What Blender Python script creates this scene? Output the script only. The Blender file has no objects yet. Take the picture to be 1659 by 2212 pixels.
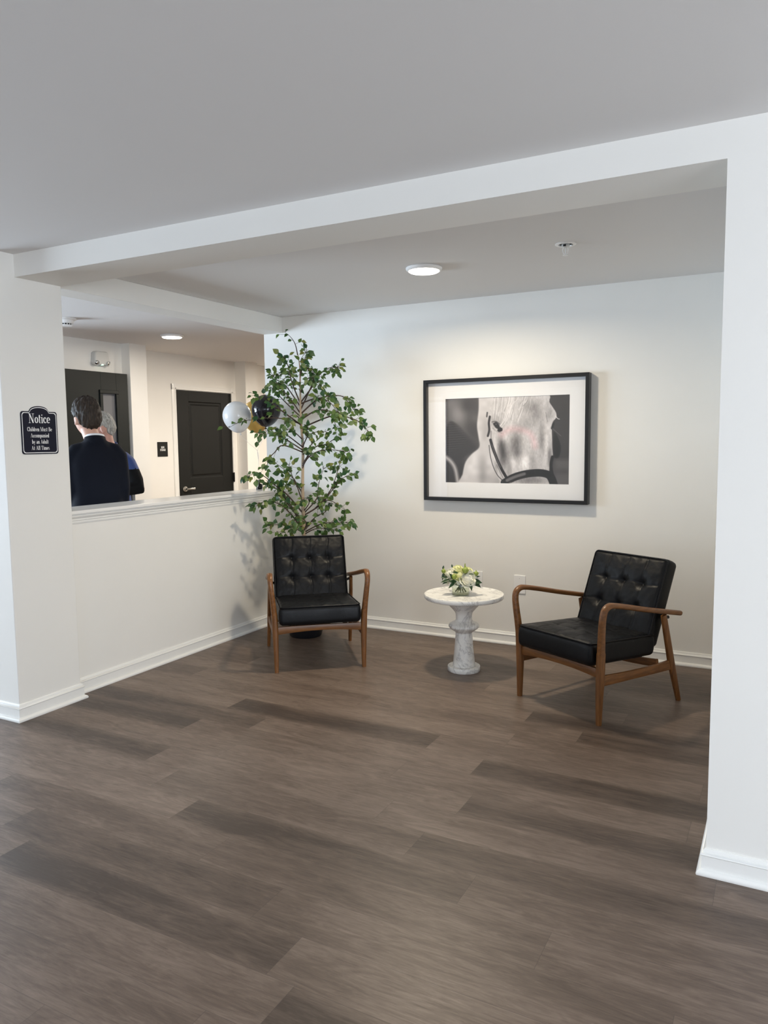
import bpy, bmesh, math, random
import numpy as np
from mathutils import Vector, Matrix, noise as mnoise

sc = bpy.context.scene
C = sc.collection
PI = math.pi

# ------------------------------------------------------------------ camera
cam_d = bpy.data.cameras.new('camera')
cam_d.sensor_fit = 'HORIZONTAL'; cam_d.sensor_width = 36.0
cam_d.lens = 36.0 * 1641.1 / 1659.0
cam_d.clip_start = 0.05
cam = bpy.data.objects.new('camera', cam_d); C.objects.link(cam)
YAW, PITCH, ROLL = 0.4883, -0.0949, -0.0106
def cam_matrix():
    cy, sy = math.cos(YAW), math.sin(YAW)
    f = Vector((-sy*math.cos(PITCH), cy*math.cos(PITCH), math.sin(PITCH)))
    r = Vector((cy, sy, 0)); u = r.cross(f)
    r2 = math.cos(ROLL)*r + math.sin(ROLL)*u; u2 = -math.sin(ROLL)*r + math.cos(ROLL)*u
    m = Matrix((( r2.x, u2.x, -f.x, 3.5618), (r2.y, u2.y, -f.y, -5.0296), (r2.z, u2.z, -f.z, 1.4403), (0,0,0,1)))
    return m
cam.matrix_world = cam_matrix()
sc.camera = cam

# ------------------------------------------------------------------ world, daylight, exposure
sc.view_settings.view_transform = 'Standard'
sc.view_settings.look = 'None'
sc.view_settings.gamma = 1.0
sc.view_settings.use_curve_mapping = False
sc.view_settings.exposure = -0.14
sc.cycles.use_denoising = True
sc.cycles.max_bounces = 12
sc.cycles.transparent_max_bounces = 32
sc.cycles.diffuse_bounces = 6
sc.cycles.caustics_reflective = False
sc.cycles.caustics_refractive = False
sc.cycles.sample_clamp_indirect = 6.0
W = bpy.data.worlds.new('sky'); sc.world = W; W.use_nodes = True
bg = W.node_tree.nodes['Background']
bg.inputs[0].default_value = (0.62, 0.76, 1.0, 1); bg.inputs[1].default_value = 1.6

def area(name, loc, target, sx, sy, power, col, shape='RECTANGLE', spread=180):
    d = bpy.data.lights.new(name, 'AREA'); d.shape = shape; d.size = sx
    if shape == 'RECTANGLE': d.size_y = sy
    d.energy = power; d.color = col; d.spread = math.radians(spread)
    o = bpy.data.objects.new(name, d); C.objects.link(o)
    o.location = loc
    o.rotation_euler = (Vector(target)-Vector(loc)).to_track_quat('-Z', 'Y').to_euler()
    return o
SKYC = (0.70, 0.85, 1.0)
SKYF = (0.87, 0.935, 1.0)
WARM = (1.0, 0.86, 0.64)
P_LEFT, P_FRONT, P_FRONT2, P_EAST, P_LAMP = 560, 12, 28, 190, 27
# daylight coming in through the glazing of the room, plus an added east fill
area('daylight_west', (-5.38, -3.6, 1.30), (0, -2.6, 2.3), 3.1, 1.7, P_LEFT, SKYC)
area('fill_east', (6.88, -5.6, 1.40), (0, -3.4, 1.4), 3.2, 1.7, P_EAST, SKYF)  # added fill that brightens the end column and half wall
area('daylight_entrance', (-3.9, -9.35, 1.25), (-3.6, 0, 1.6), 2.4, 2.1, P_FRONT, SKYC)
area('daylight_front', (4.6, -9.35, 1.4), (4.3, 0, 1.4), 3.4, 1.7, P_FRONT2, SKYF)

# ------------------------------------------------------------------ materials
def new_mat(name):
    m = bpy.data.materials.new(name); m.use_nodes = True
    nt = m.node_tree; b = nt.nodes['Principled BSDF']
    return m, nt, b
def setc(b, col, rough=0.5, metal=0.0, spec=0.5):
    b.inputs['Base Color'].default_value = (*col, 1); b.inputs['Roughness'].default_value = rough
    b.inputs['Metallic'].default_value = metal; b.inputs['Specular IOR Level'].default_value = spec
def node(nt, t, **kw):
    n = nt.nodes.new(t)
    for k, v in kw.items(): setattr(n, k, v)
    return n
def tex_vec(nt, scale=(1,1,1), src='Object'):
    tc = node(nt, 'ShaderNodeTexCoord'); mp = node(nt, 'ShaderNodeMapping')
    mp.inputs['Scale'].default_value = scale
    nt.links.new(tc.outputs[src], mp.inputs['Vector']); return mp.outputs['Vector']
def noise_tex(nt, vec, scale, detail=3, rough=0.55, dist=0.0):
    n = node(nt, 'ShaderNodeTexNoise'); n.inputs['Scale'].default_value = scale
    n.inputs['Detail'].default_value = detail; n.inputs['Roughness'].default_value = rough
    n.inputs['Distortion'].default_value = dist
    nt.links.new(vec, n.inputs['Vector']); return n.outputs['Fac']
def ramp(nt, fac, stops):
    r = node(nt, 'ShaderNodeValToRGB'); e = r.color_ramp.elements
    while len(e) < len(stops): e.new(0.5)
    for i, (p, c) in enumerate(stops):
        e[i].position = p; e[i].color = (*c, 1)
    nt.links.new(fac, r.inputs['Fac']); return r.outputs['Color']
def bump(nt, b, h, strength, dist=0.001):
    n = node(nt, 'ShaderNodeBump'); n.inputs['Strength'].default_value = strength
    n.inputs['Distance'].default_value = dist
    nt.links.new(h, n.inputs['Height']); nt.links.new(n.outputs['Normal'], b.inputs['Normal'])
def plain(name, col, rough=0.5, metal=0.0, spec=0.5, nscale=0, nstr=0.2, vary=0.0):
    m, nt, b = new_mat(name); setc(b, col, rough, metal, spec)
    v = tex_vec(nt)
    if vary:
        f = noise_tex(nt, v, 3.0)
        c = ramp(nt, f, [(0.3, tuple(x*(1-vary) for x in col)), (0.7, tuple(min(1, x*(1+vary)) for x in col))])
        nt.links.new(c, b.inputs['Base Color'])
    if nscale: bump(nt, b, noise_tex(nt, v, nscale), nstr)
    return m

def srgb(*c):
    o = []
    for x in c:
        x /= 255.0; o.append(x/12.92 if x <= 0.04045 else ((x+0.055)/1.055)**2.4)
    return tuple(o)

M = {}
M['wall'] = plain('wall_paint', (0.835, 0.82, 0.785), 0.62, spec=0.3, nscale=220, nstr=0.08, vary=0.008)
M['ceil'] = plain('ceiling_paint', (0.75, 0.735, 0.725), 0.85, spec=0.2, nscale=160, nstr=0.1)
M['trim'] = plain('trim_gloss_white', (0.86, 0.855, 0.83), 0.28, spec=0.5)
M['cap'] = plain('painted_ledge_top', (0.86, 0.85, 0.83), 0.22, spec=0.5, vary=0.01)
M['black_door'] = plain('charcoal_door_paint', (0.0055, 0.006, 0.0055), 0.5, spec=0.25, nscale=60, nstr=0.05)
M['green_door'] = plain('dark_green_black_door_paint', (0.0065, 0.009, 0.0088), 0.5, spec=0.25, nscale=60, nstr=0.05)
M['chrome'] = plain('satin_chrome', (0.62, 0.61, 0.58), 0.22, 1.0)
M['black_metal'] = plain('black_metal', (0.012, 0.012, 0.013), 0.35, 0.3)
M['navy_sign'] = plain('navy_sign_face', srgb(16, 18, 38), 0.45, spec=0.2)
M['white_ink'] = plain('white_lettering', (0.92, 0.92, 0.92), 0.5)
M['sign_black'] = plain('matt_black_sign', (0.008, 0.008, 0.008), 0.5, spec=0.25)
M['plastic'] = plain('white_plastic', (0.88, 0.875, 0.87), 0.35)
M['grey_plastic'] = plain('grey_white_plastic', (0.62, 0.62, 0.60), 0.45)
M['dark'] = plain('dark_slot', (0.01, 0.01, 0.01), 0.6)
M['frame'] = plain('black_picture_frame', (0.008, 0.008, 0.009), 0.30)
M['mat'] = plain('white_mat_board', (0.90, 0.895, 0.905), 0.8)
M['leather'] = None
def leather():
    m, nt, b = new_mat('black_leather'); setc(b, (0.0035, 0.004, 0.0055), 0.4, spec=0.22)
    v = tex_vec(nt)
    n = node(nt, 'ShaderNodeTexVoronoi'); n.inputs['Scale'].default_value = 260
    nt.links.new(v, n.inputs['Vector'])
    big = noise_tex(nt, v, 14, 4, 0.6, 0.6)
    a = node(nt, 'ShaderNodeMath', operation='MULTIPLY'); a.inputs[1].default_value = 0.12
    nt.links.new(n.outputs['Distance'], a.inputs[0])
    s = node(nt, 'ShaderNodeMath', operation='ADD'); nt.links.new(a.outputs[0], s.inputs[0]); nt.links.new(big, s.inputs[1])
    bump(nt, b, s.outputs[0], 0.35, 0.004)
    r = ramp(nt, noise_tex(nt, v, 9, 3), [(0.3, (0.36,)*3), (0.7, (0.50,)*3)])
    nt.links.new(r, b.inputs['Roughness'])
    return m
M['leather'] = leather()
M['piping'] = plain('black_leather_piping', (0.003, 0.003, 0.004), 0.35, spec=0.25)
def wood(name, c1, c2, sc_=(6, 6, 60), rough=0.38):
    m, nt, b = new_mat(name); setc(b, c1, rough)
    v = tex_vec(nt, sc_)
    f = noise_tex(nt, v, 3.0, 5, 0.65, 0.4)
    c = ramp(nt, f, [(0.28, c2), (0.72, c1)])
    nt.links.new(c, b.inputs['Base Color']); bump(nt, b, f, 0.15, 0.001)
    return m
W1, W2 = (0.26, 0.108, 0.030), (0.105, 0.038, 0.010)
M['wood_leg'] = wood('walnut_wood_upright', W1, W2, (28, 28, 2.5))
M['wood_arm'] = wood('walnut_wood_lengthwise', W1, W2, (28, 2.5, 28))
M['wood_rail'] = wood('walnut_wood_crosswise', W1, W2, (2.5, 28, 28))
def marble():
    m, nt, b = new_mat('white_marble'); setc(b, (0.8,)*3, 0.28)
    v = tex_vec(nt)
    w = noise_tex(nt, v, 3.6, 6, 0.62, 1.8)
    vein = node(nt, 'ShaderNodeMath', operation='SUBTRACT'); vein.inputs[1].default_value = 0.5; nt.links.new(w, vein.inputs[0])
    ab = node(nt, 'ShaderNodeMath', operation='ABSOLUTE'); nt.links.new(vein.outputs[0], ab.inputs[0])
    c1 = ramp(nt, ab.outputs[0], [(0.0, (0.50, 0.49, 0.48)), (0.012, (0.76, 0.75, 0.73)), (0.05, (0.88, 0.87, 0.84))])
    f2 = noise_tex(nt, v, 9.0, 4, 0.6, 0.8)
    c2 = ramp(nt, f2, [(0.28, (0.84, 0.84, 0.84)), (0.50, (1, 1, 1))])
    mx = node(nt, 'ShaderNodeMix', data_type='RGBA', blend_type='MULTIPLY'); mx.inputs['Factor'].default_value = 1.0
    nt.links.new(c1, mx.inputs['A']); nt.links.new(c2, mx.inputs['B'])
    nt.links.new(mx.outputs['Result'], b.inputs['Base Color'])
    return m
M['marble'] = marble()
def glassy(name, tint=(1,1,1), ior=1.45, boost=1.0, rough=0.0):
    m = bpy.data.materials.new(name); m.use_nodes = True; nt = m.node_tree
    nt.nodes.remove(nt.nodes['Principled BSDF']); out = nt.nodes['Material Output']
    t = node(nt, 'ShaderNodeBsdfTransparent'); t.inputs[0].default_value = (*tint, 1)
    g = node(nt, 'ShaderNodeBsdfGlossy'); g.inputs['Roughness'].default_value = rough
    fr = node(nt, 'ShaderNodeFresnel'); fr.inputs['IOR'].default_value = ior
    mu = node(nt, 'ShaderNodeMath', operation='MULTIPLY'); mu.inputs[1].default_value = boost; mu.use_clamp = True
    ge = node(nt, 'ShaderNodeNewGeometry'); fb = node(nt, 'ShaderNodeMath', operation='SUBTRACT'); fb.inputs[0].default_value = 1.0
    nt.links.new(ge.outputs['Backfacing'], fb.inputs[1]); fm = node(nt, 'ShaderNodeMath', operation='MULTIPLY')
    nt.links.new(fr.outputs[0], fm.inputs[0]); nt.links.new(fb.outputs[0], fm.inputs[1]); nt.links.new(fm.outputs[0], mu.inputs[0])
    mx = node(nt, 'ShaderNodeMixShader')
    nt.links.new(mu.outputs[0], mx.inputs[0]); nt.links.new(t.outputs[0], mx.inputs[1]); nt.links.new(g.outputs[0], mx.inputs[2])
    nt.links.new(mx.outputs[0], out.inputs[0]); return m
M['pane'] = glassy('clear_glass', (1, 1, 1), 1.5, 1.3)
M['vase'] = glassy('vase_glass', (0.95, 0.97, 0.95), 1.45, 1.5)
M['grey_pane'] = plain('pane_reflection_grey', (0.20, 0.20, 0.21), 0.08)  # even grey stands in for the reflection in the door's glass
M['water'] = glassy('vase_water', (0.93, 0.93, 0.86), 1.33, 1.0)
def emit(name, col, s):
    m, nt, b = new_mat(name); setc(b, (0.9,)*3, 0.4)
    b.inputs['Emission Color'].default_value = (*col, 1); b.inputs['Emission Strength'].default_value = s
    return m
M['lamp'] = emit('lit_lamp_diffuser', (1.0, 0.93, 0.82), 9.0)
M['led'] = emit('green_led', (0.5, 1.0, 0.7), 2.0)
def floor_mat():
    m, nt, b = new_mat('grey_brown_wood_planks'); setc(b, (0.2,)*3, 0.42, spec=0.45)
    at = node(nt, 'ShaderNodeAttribute'); at.attribute_name = 'plank'
    uv = node(nt, 'ShaderNodeUVMap')
    sep = node(nt, 'ShaderNodeSeparateXYZ'); nt.links.new(at.outputs['Vector'], sep.inputs[0])
    suv = node(nt, 'ShaderNodeSeparateXYZ'); nt.links.new(uv.outputs[0], suv.inputs[0])
    def vec(su, sv, sz):
        c = node(nt, 'ShaderNodeCombineXYZ')
        for out, k, inp in ((suv.outputs[0], su, 0), (suv.outputs[1], sv, 1), (sep.outputs[1], sz, 2)):
            mm = node(nt, 'ShaderNodeMath', operation='MULTIPLY'); mm.inputs[1].default_value = k
            nt.links.new(out, mm.inputs[0]); nt.links.new(mm.outputs[0], c.inputs[inp])
        return c.outputs[0]
    fine = noise_tex(nt, vec(5.0, 62.0, 37.0), 2.2, 8, 0.74, 0.9)
    mid = noise_tex(nt, vec(2.4, 11.0, 71.0), 1.5, 6, 0.62, 2.6)
    broad = noise_tex(nt, vec(0.9, 4.0, 53.0), 1.4, 3, 0.5, 0.8)
    pores = noise_tex(nt, vec(9.0, 260.0, 29.0), 2.0, 4, 0.7)
    # tone = plank tone + noises
    def mad(x, k, add):
        mm = node(nt, 'ShaderNodeMath', operation='MULTIPLY_ADD'); mm.inputs[1].default_value = k; mm.inputs[2].default_value = add
        nt.links.new(x, mm.inputs[0]); return mm.outputs[0]
    def add(a_, b_):
        mm = node(nt, 'ShaderNodeMath', operation='ADD'); nt.links.new(a_, mm.inputs[0]); nt.links.new(b_, mm.inputs[1]); return mm.outputs[0]
    pp = node(nt, 'ShaderNodeMath', operation='PINGPONG'); pp.inputs[1].default_value = 0.0875; nt.links.new(suv.outputs[1], pp.inputs[0])
    bell = ramp(nt, mad(pp.outputs[0], 11.4, 0), [(0.0, (0.30,)*3), (0.45, (1,)*3)])
    b2 = noise_tex(nt, vec(1.1, 9.0, 19.0), 1.6, 3, 0.5, 0.6)
    def mul(a_, b_):
        mm = node(nt, 'ShaderNodeMath', operation='MULTIPLY'); nt.links.new(a_, mm.inputs[0]); nt.links.new(b_, mm.inputs[1]); return mm.outputs[0]
    dev = mul(mul(mad(sep.outputs[0], 1.0, -0.50), bell), mad(b2, 1.9, 0.10))
    t = add(add(mad(dev, 1.0, 0.40), mad(fine, 0.60, -0.26)), add(mad(mid, 0.58, -0.29), add(mad(broad, 0.55, -0.275), mad(pores, 0.14, -0.07))))
    col = ramp(nt, t, [(0.05, (0.055, 0.037, 0.028)), (0.35, (0.118, 0.083, 0.063)), (0.6, (0.196, 0.145, 0.114)), (0.95, (0.315, 0.246, 0.198))])
    # seams
    def edge(out, span, w):
        a1 = node(nt, 'ShaderNodeMath', operation='PINGPONG'); a1.inputs[1].default_value = span/2
        nt.links.new(out, a1.inputs[0])
        g = node(nt, 'ShaderNodeMath', operation='LESS_THAN'); g.inputs[1].default_value = w
        nt.links.new(a1.outputs[0], g.inputs[0]); return g.outputs[0]
    e = node(nt, 'ShaderNodeMath', operation='MAXIMUM')
    nt.links.new(edge(suv.outputs[1], 0.175, 0.0009), e.inputs[0]); nt.links.new(edge(suv.outputs[0], 1.19, 0.0009), e.inputs[1])
    mx = node(nt, 'ShaderNodeMix', data_type='RGBA'); ek = node(nt, 'ShaderNodeMath', operation='MULTIPLY'); ek.inputs[1].default_value = 0.45
    nt.links.new(e.outputs[0], ek.inputs[0]); nt.links.new(ek.outputs[0], mx.inputs['Factor'])
    nt.links.new(col, mx.inputs['A']); mx.inputs['B'].default_value = (0.04, 0.03, 0.025, 1)
    nt.links.new(mx.outputs['Result'], b.inputs['Base Color'])
    rr = ramp(nt, fine, [(0.3, (0.48,)*3), (0.7, (0.36,)*3)])
    nt.links.new(rr, b.inputs['Roughness'])
    bump(nt, b, fine, 0.12, 0.001)
    return m
M['floor'] = floor_mat()

# ------------------------------------------------------------------ mesh helpers
class MB:
    def __init__(s): s.v = []; s.f = []
    def add(s, vs, fs):
        n = len(s.v); s.v += [tuple(v) for v in vs]; s.f += [tuple(i+n for i in f) for f in fs]
    def box(s, x0, x1, y0, y1, z0, z1):
        s.add([(x0,y0,z0),(x1,y0,z0),(x1,y1,z0),(x0,y1,z0),(x0,y0,z1),(x1,y0,z1),(x1,y1,z1),(x0,y1,z1)],
              [(0,3,2,1),(4,5,6,7),(0,1,5,4),(1,2,6,5),(2,3,7,6),(3,0,4,7)])
        return s
    def lathe(s, prof, c=(0,0,0), n=48, axis='z'):
        vs = []; fs = []
        def P(r, h, a):
            x, y = r*math.cos(a), r*math.sin(a)
            return {'z': (c[0]+x, c[1]+y, c[2]+h), 'x': (c[0]+h, c[1]+x, c[2]+y), 'y': (c[0]+y, c[1]+h, c[2]+x)}[axis]
        for r, h in prof:
            for k in range(n): vs.append(P(max(r, 1e-5), h, 2*PI*k/n))
        for i in range(len(prof)-1):
            for k in range(n):
                a, b = i*n+k, i*n+(k+1) % n
                fs.append((a, b, b+n, a+n))
        fs.append(tuple(range(n))[::-1]); fs.append(tuple((len(prof)-1)*n+k for k in range(n)))
        s.add(vs, fs); return s
    def tube(s, pts, rad, n=10, e=2.0, up=None, closed=False):
        """sweep a super-ellipse section; rad entries: r or (a, b): a along the side axis, b along the other"""
        pts = [Vector(p) for p in pts]; m = len(pts)
        if not isinstance(rad, (list,)): rad = [rad]*m
        vs = []; fs = []; prev = Vector(up) if up is not None else None
        for i in range(m):
            if closed: t = pts[(i+1) % m]-pts[i-1]
            else: t = pts[min(i+1, m-1)]-pts[max(i-1, 0)]
            t.normalize()
            if prev is None: prev = Vector((0,0,1)) if abs(t.z) < 0.9 else Vector((1,0,0))
            a = prev - t*prev.dot(t)
            if a.length < 1e-6: a = t.orthogonal()
            a.normalize(); b = t.cross(a)
            if up is None: prev = a
            ra, rb = rad[i] if isinstance(rad[i], (tuple,)) else (rad[i], rad[i])
            for k in range(n):
                th = 2*PI*(k+0.5)/n; ct, st = math.cos(th), math.sin(th)
                x = math.copysign(abs(ct)**(2/e), ct)*ra; y = math.copysign(abs(st)**(2/e), st)*rb
                vs.append(pts[i]+a*x+b*y)
        rng = m if closed else m-1
        for i in range(rng):
            for k in range(n):
                p, q = i*n+k, i*n+(k+1) % n; d = ((i+1) % m)*n
                fs.append((p, q, d+(k+1) % n, d+k))
        if not closed:
            fs.append(tuple(range(n))[::-1]); fs.append(tuple((m-1)*n+k for k in range(n)))
        s.add(vs, fs); return s
    def prism(s, poly, h0, h1, f):
        """poly of 2-D points extruded from h0 to h1; f(a, b, h) -> 3-D"""
        n = len(poly)
        s.add([f(a, b, h0) for a, b in poly]+[f(a, b, h1) for a, b in poly],
              [tuple(range(n))[::-1], tuple(range(n, 2*n))]+[(i, (i+1) % n, n+(i+1) % n, n+i) for i in range(n)])
        return s
    def ball(s, c, r, nu=16, nv=10, f=None):
        rx, ry, rz = r if isinstance(r, tuple) else (r, r, r)
        vs = [(c[0], c[1], c[2]-rz)]; fs = []
        for j in range(1, nv):
            ph = -PI/2+PI*j/nv
            for i in range(nu):
                th = 2*PI*i/nu
                vs.append((c[0]+rx*math.cos(ph)*math.cos(th), c[1]+ry*math.cos(ph)*math.sin(th), c[2]+rz*math.sin(ph)))
        vs.append((c[0], c[1], c[2]+rz)); L = len(vs)-1
        for i in range(nu):
            fs.append((0, 1+(i+1) % nu, 1+i)); fs.append((L, L-nu+i, L-nu+(i+1) % nu))
            for j in range(nv-2):
                a, b = 1+j*nu+i, 1+j*nu+(i+1) % nu; fs.append((a, b, b+nu, a+nu))
        if f: vs = [f(Vector(v)) for v in vs]
        s.add(vs, fs); return s
    def xf(s, mat):
        s.v = [tuple(mat @ Vector(v)) for v in s.v]; return s
    def build(s, name, mat, parent=None, smooth=False, bevel=0, seg=2, fix=True):
        me = bpy.data.meshes.new(name); me.from_pydata(s.v, [], s.f); me.update()
        if fix:
            bm = bmesh.new(); bm.from_mesh(me); bmesh.ops.recalc_face_normals(bm, faces=bm.faces); bm.to_mesh(me); bm.free()
        if mat: me.materials.append(mat)
        o = bpy.data.objects.new(name, me); C.objects.link(o)
        if parent: o.parent = parent
        if bevel:
            b = o.modifiers.new('bevel', 'BEVEL'); b.width = bevel; b.segments = seg; b.limit_method = 'ANGLE'; b.angle_limit = math.radians(40)
        if smooth:
            me.polygons.foreach_set('use_smooth', [True]*len(me.polygons))
            if smooth != 'all' :
                try: me.set_sharp_from_angle(angle=math.radians(42))
                except Exception: pass
        me.update()
        return o
def thing(name, label, cat, loc=(0,0,0), rz=0, group=None):
    o = bpy.data.objects.new(name, None); C.objects.link(o); o.empty_display_size = 0.1
    o.location = loc; o.rotation_euler = (0, 0, rz)
    tag(o, label, cat, group); return o
def tag(o, label, cat, group=None):
    o['label'] = label; o['category'] = cat
    if group: o['group'] = group
    return o
def struct(o, label=None):
    o['kind'] = 'structure'
    if label: o['label'] = label
    return o
def copy_tree(o, parent=None):
    c = o.copy(); C.objects.link(c); c.parent = parent
    for ch in list(o.children): copy_tree(ch, c)
    return c
def smoothpath(pts, n=6):
    """Catmull-Rom through pts of any dimension"""
    P = [np.array(p, float) for p in pts]; out = []
    for i in range(len(P)-1):
        p0, p1, p2, p3 = P[max(i-1, 0)], P[i], P[i+1], P[min(i+2, len(P)-1)]
        for k in range(n):
            t = k/n
            out.append(0.5*((2*p1)+(-p0+p2)*t+(2*p0-5*p1+4*p2-p3)*t*t+(-p0+3*p1-3*p2+p3)*t**3))
    out.append(P[-1]); return out

# ------------------------------------------------------------------ the setting
YB, YF, ZS, ZM, ZC, TH = -2.4233, -2.1438, 2.278, 2.39, 2.41, 0.1834
XC, XR, YCF = 0.076, 3.369, -2.531
X0, X1, Y0, Y1 = -5.5, 7.0, -9.5, 5.0     # outer room

def make_floor():
    rnd = random.Random(5)
    x0 = {-11: .075, -10: 1.17, -9: .98, -8: .62, -7: .32, -6: .05, -5: 1.025, -4: .10, -3: .91, -2: .02, -1: .92, 1: .34, 2: .04, 5: .33}
    dark = {(-10, 1.17): .16, (-11, 2.455): .22, (-7, 1.51): .20, (-2, 2.40): .2, (-4, 2.48): .24, (-6, 2.43): .27, (-1, .92): .22,
            (-5, -.165): .22, (-3, -.28): .16, (-2, .02): .22, (2, 2.42): .22, (1, 2.72): .26, (-9, .98): .32, (-8, .62): .40, (-8, 1.81): .36}
    V, F, UV, A = [], [], [], []
    k0 = int((Y0+1.73)/.175)-2; k1 = int((Y1+1.73)/.175)+2
    last = .5
    for k in range(k0, k1):
        xs = x0.get(k)
        if xs is None: xs = (last+rnd.uniform(.28, .5)) % 1.19
        last = xs
        ya, yb = max(-1.73+.175*k, Y0), min(-1.73+.175*(k+1), Y1)
        if yb <= ya: continue
        x = xs-1.19*6
        while x < X1:
            a, b = max(x, X0), min(x+1.19, X1)
            if b > a:
                t = None
                for (kk, xx), tv in dark.items():
                    if kk == k and abs(xx-x) < .12: t = tv
                if t is None: t = rnd.choice([.46, .5, .54, .58, .5, .42])
                n = len(V); V += [(a, ya, 0), (b, ya, 0), (b, yb, 0), (a, yb, 0)]; F.append((n, n+1, n+2, n+3))
                v0 = ya-(-1.73+.175*k); v1 = yb-(-1.73+.175*k)
                UV += [(a-x, v0), (b-x, v0), (b-x, v1), (a-x, v1)]
                A += [(t, rnd.random(), 0)]*4
            x += 1.19
    me = bpy.data.meshes.new('floor'); me.from_pydata(V, [], F)
    uvl = me.uv_layers.new(name='UVMap')
    for i, u in enumerate(UV): uvl.data[i].uv = u
    at = me.attributes.new('plank', 'FLOAT_VECTOR', 'CORNER')
    for i, u in enumerate(A): at.data[i].vector = u
    me.materials.append(M['floor'])
    o = bpy.data.objects.new('floor', me); C.objects.link(o); struct(o)
make_floor()
m = MB(); m.box(X0, X1, Y0, YB+.02, ZM, ZM+.2); m.box(X0, X1, YB+.02, Y1, ZC, ZC+.18)
struct(m.build('ceiling', M['ceil']))
# alcove
struct(MB().box(-TH, XR+.12, 0, .13, 0, ZC).build('wall_back', M['wall']))
struct(MB().box(-TH, 0, YF, 0, 0, 1.028).build('wall_left_half_height', M['wall']))
struct(MB().box(-TH, XC, YCF, YF, 0, ZC).build('wall_left_end', M['wall'], bevel=.004))
m = MB(); m.box(XR, X1, YB, YB+.14, 0, ZC); m.box(XR, XR+.13, YB+.14, 0, 0, ZC)
struct(m.build('wall_right', M['wall']))
struct(MB().box(XC-.002, XR, YB, YF, ZS, ZC).build('wall_header_front', M['wall']))
struct(MB().box(-TH, 0, YF, 0, 2.288, ZC).build('wall_header_left', M['wall'], bevel=.003))
# outer room, with openings for its glazing
def wall_with_openings(name, axis, c, t, a0, a1, ops):
    """wall across the given axis at c; a along the other; openings (a0, a1, z0, z1)"""
    m = MB(); cur = a0
    def bx(p, q, z0, z1):
        if q-p < 1e-4 or z1-z0 < 1e-4: return
        if axis == 'x': m.box(c, c+t, p, q, z0, z1)
        else: m.box(p, q, c, c+t, z0, z1)
    for (p, q, z0, z1) in sorted(ops):
        bx(cur, p, 0, ZC+.1); bx(p, q, 0, z0); bx(p, q, z1, ZC+.1); cur = q
    bx(cur, a1, 0, ZC+.1)
    return struct(m.build(name, M['wall']))
wall_with_openings('wall_west', 'x', X0-.15, .15, Y0, Y1, [(-5.2, -2.0, .4, 2.3)])
wall_with_openings('wall_front', 'y', Y0-.15, .15, X0, X1, [(-5.2, -2.6, .05, 2.25), (2.9, 6.3, .55, 2.25)])
wall_with_openings('wall_east', 'x', X1, .15, Y0, Y1, [(-7.3, -3.9, .45, 2.3)])
wall_with_openings('wall_far', 'y', Y1, .15, X0, X1, [])
def window(name, axis, c, a0, a1, z0, z1, n):
    f = MB(); g = MB(); w = .05
    def bx(mb, p, q, r0, r1, d0, d1):
        if axis == 'x': mb.box(c+d0, c+d1, p, q, r0, r1)
        else: mb.box(p, q, c+d0, c+d1, r0, r1)
    bx(f, a0, a1, z0, z0+w, -.1, -.04); bx(f, a0, a1, z1-w, z1, -.1, -.04)
    for i in range(n+1):
        a = a0+(a1-a0-w)*i/n; bx(f, a, a+w, z0+w, z1-w, -.1, -.04)
    o = struct(f.build(name, M['black_metal']))
    for i in range(n):
        a = a0+(a1-a0-w)*i/n+w; b = a0+(a1-a0-w)*(i+1)/n
        p = MB(); bx(p, a, b, z0+w, z1-w, -.073, -.067); p.build('window_pane', M['pane'], o)
window('window_1', 'x', X0, -5.2, -2.0, .4, 2.3, 3)
window('window_2', 'y', Y0, -5.2, -2.6, .05, 2.25, 3)
window('window_3', 'y', Y0, 2.9, 6.3, .55, 2.25, 3)
window('added_window_east', 'x', X1+.14, -7.3, -3.9, .45, 2.3, 3)  # unseen window added to go with the east fill
# service wall behind the half wall: piers, recesses
poly = [(X0, -1.0), (-2.3, -1.0), (-2.3, .50), (-2.19, .50), (-2.19, .72), (-2.5, .72), (-2.5, 2.50), (-2.34, 2.50), (-2.34, 2.74), (-2.5, 2.74), (-2.5, Y1), (-2.8, Y1), (-2.8, -.8), (X0, -.8)]
struct(MB().prism(poly, 0, ZC, lambda a, b, h: (a, b, h)).build('wall_service', M['wall']))

# baseboards: profile (out, z) swept along straight runs with mitred ends
BP = [(0, 0), (.026, 0), (.028, .006), (.025, .014), (.016, .020), (.013, .021), (.013, .064), (.017, .068), (.015, .073), (.009, .076), (.008, .083), (.004, .088), (0, .088)]
def base_run(name, pts, parent=None):
    """pts: plan polyline, the wall surface lies on its left... offset goes to the right-hand side of travel"""
    n = len(pts); P = [Vector((p[0], p[1], 0)) for p in pts]; rings = []
    for i in range(n):
        d0 = (P[i]-P[i-1]).normalized() if i else None; d1 = (P[i+1]-P[i]).normalized() if i < n-1 else None
        n0 = Vector((d0.y, -d0.x, 0)) if d0 else None; n1 = Vector((d1.y, -d1.x, 0)) if d1 else None
        if n0 and n1: nn = (n0+n1); nn = nn/max(.2, nn.length_squared)*2
        else: nn = n0 or n1
        rings.append([P[i]+nn*o+Vector((0, 0, z)) for o, z in BP])
    m = MB(); k = len(BP); vs = [v for r in rings for v in r]; fs = []
    for i in range(n-1):
        for j in range(k-1): fs.append((i*k+j, i*k+j+1, (i+1)*k+j+1, (i+1)*k+j))
    fs.append(tuple(range(k))); fs.append(tuple((n-1)*k+j for j in range(k))[::-1])
    m.add(vs, fs)
    return struct(m.build(name, M['trim'], smooth=True))
base_run('baseboard_left', [(-TH, YCF), (XC, YCF), (XC, YF), (0, YF), (0, 0)][::1])
base_run('baseboard_back', [(0, 0), (XR, 0)])
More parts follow.
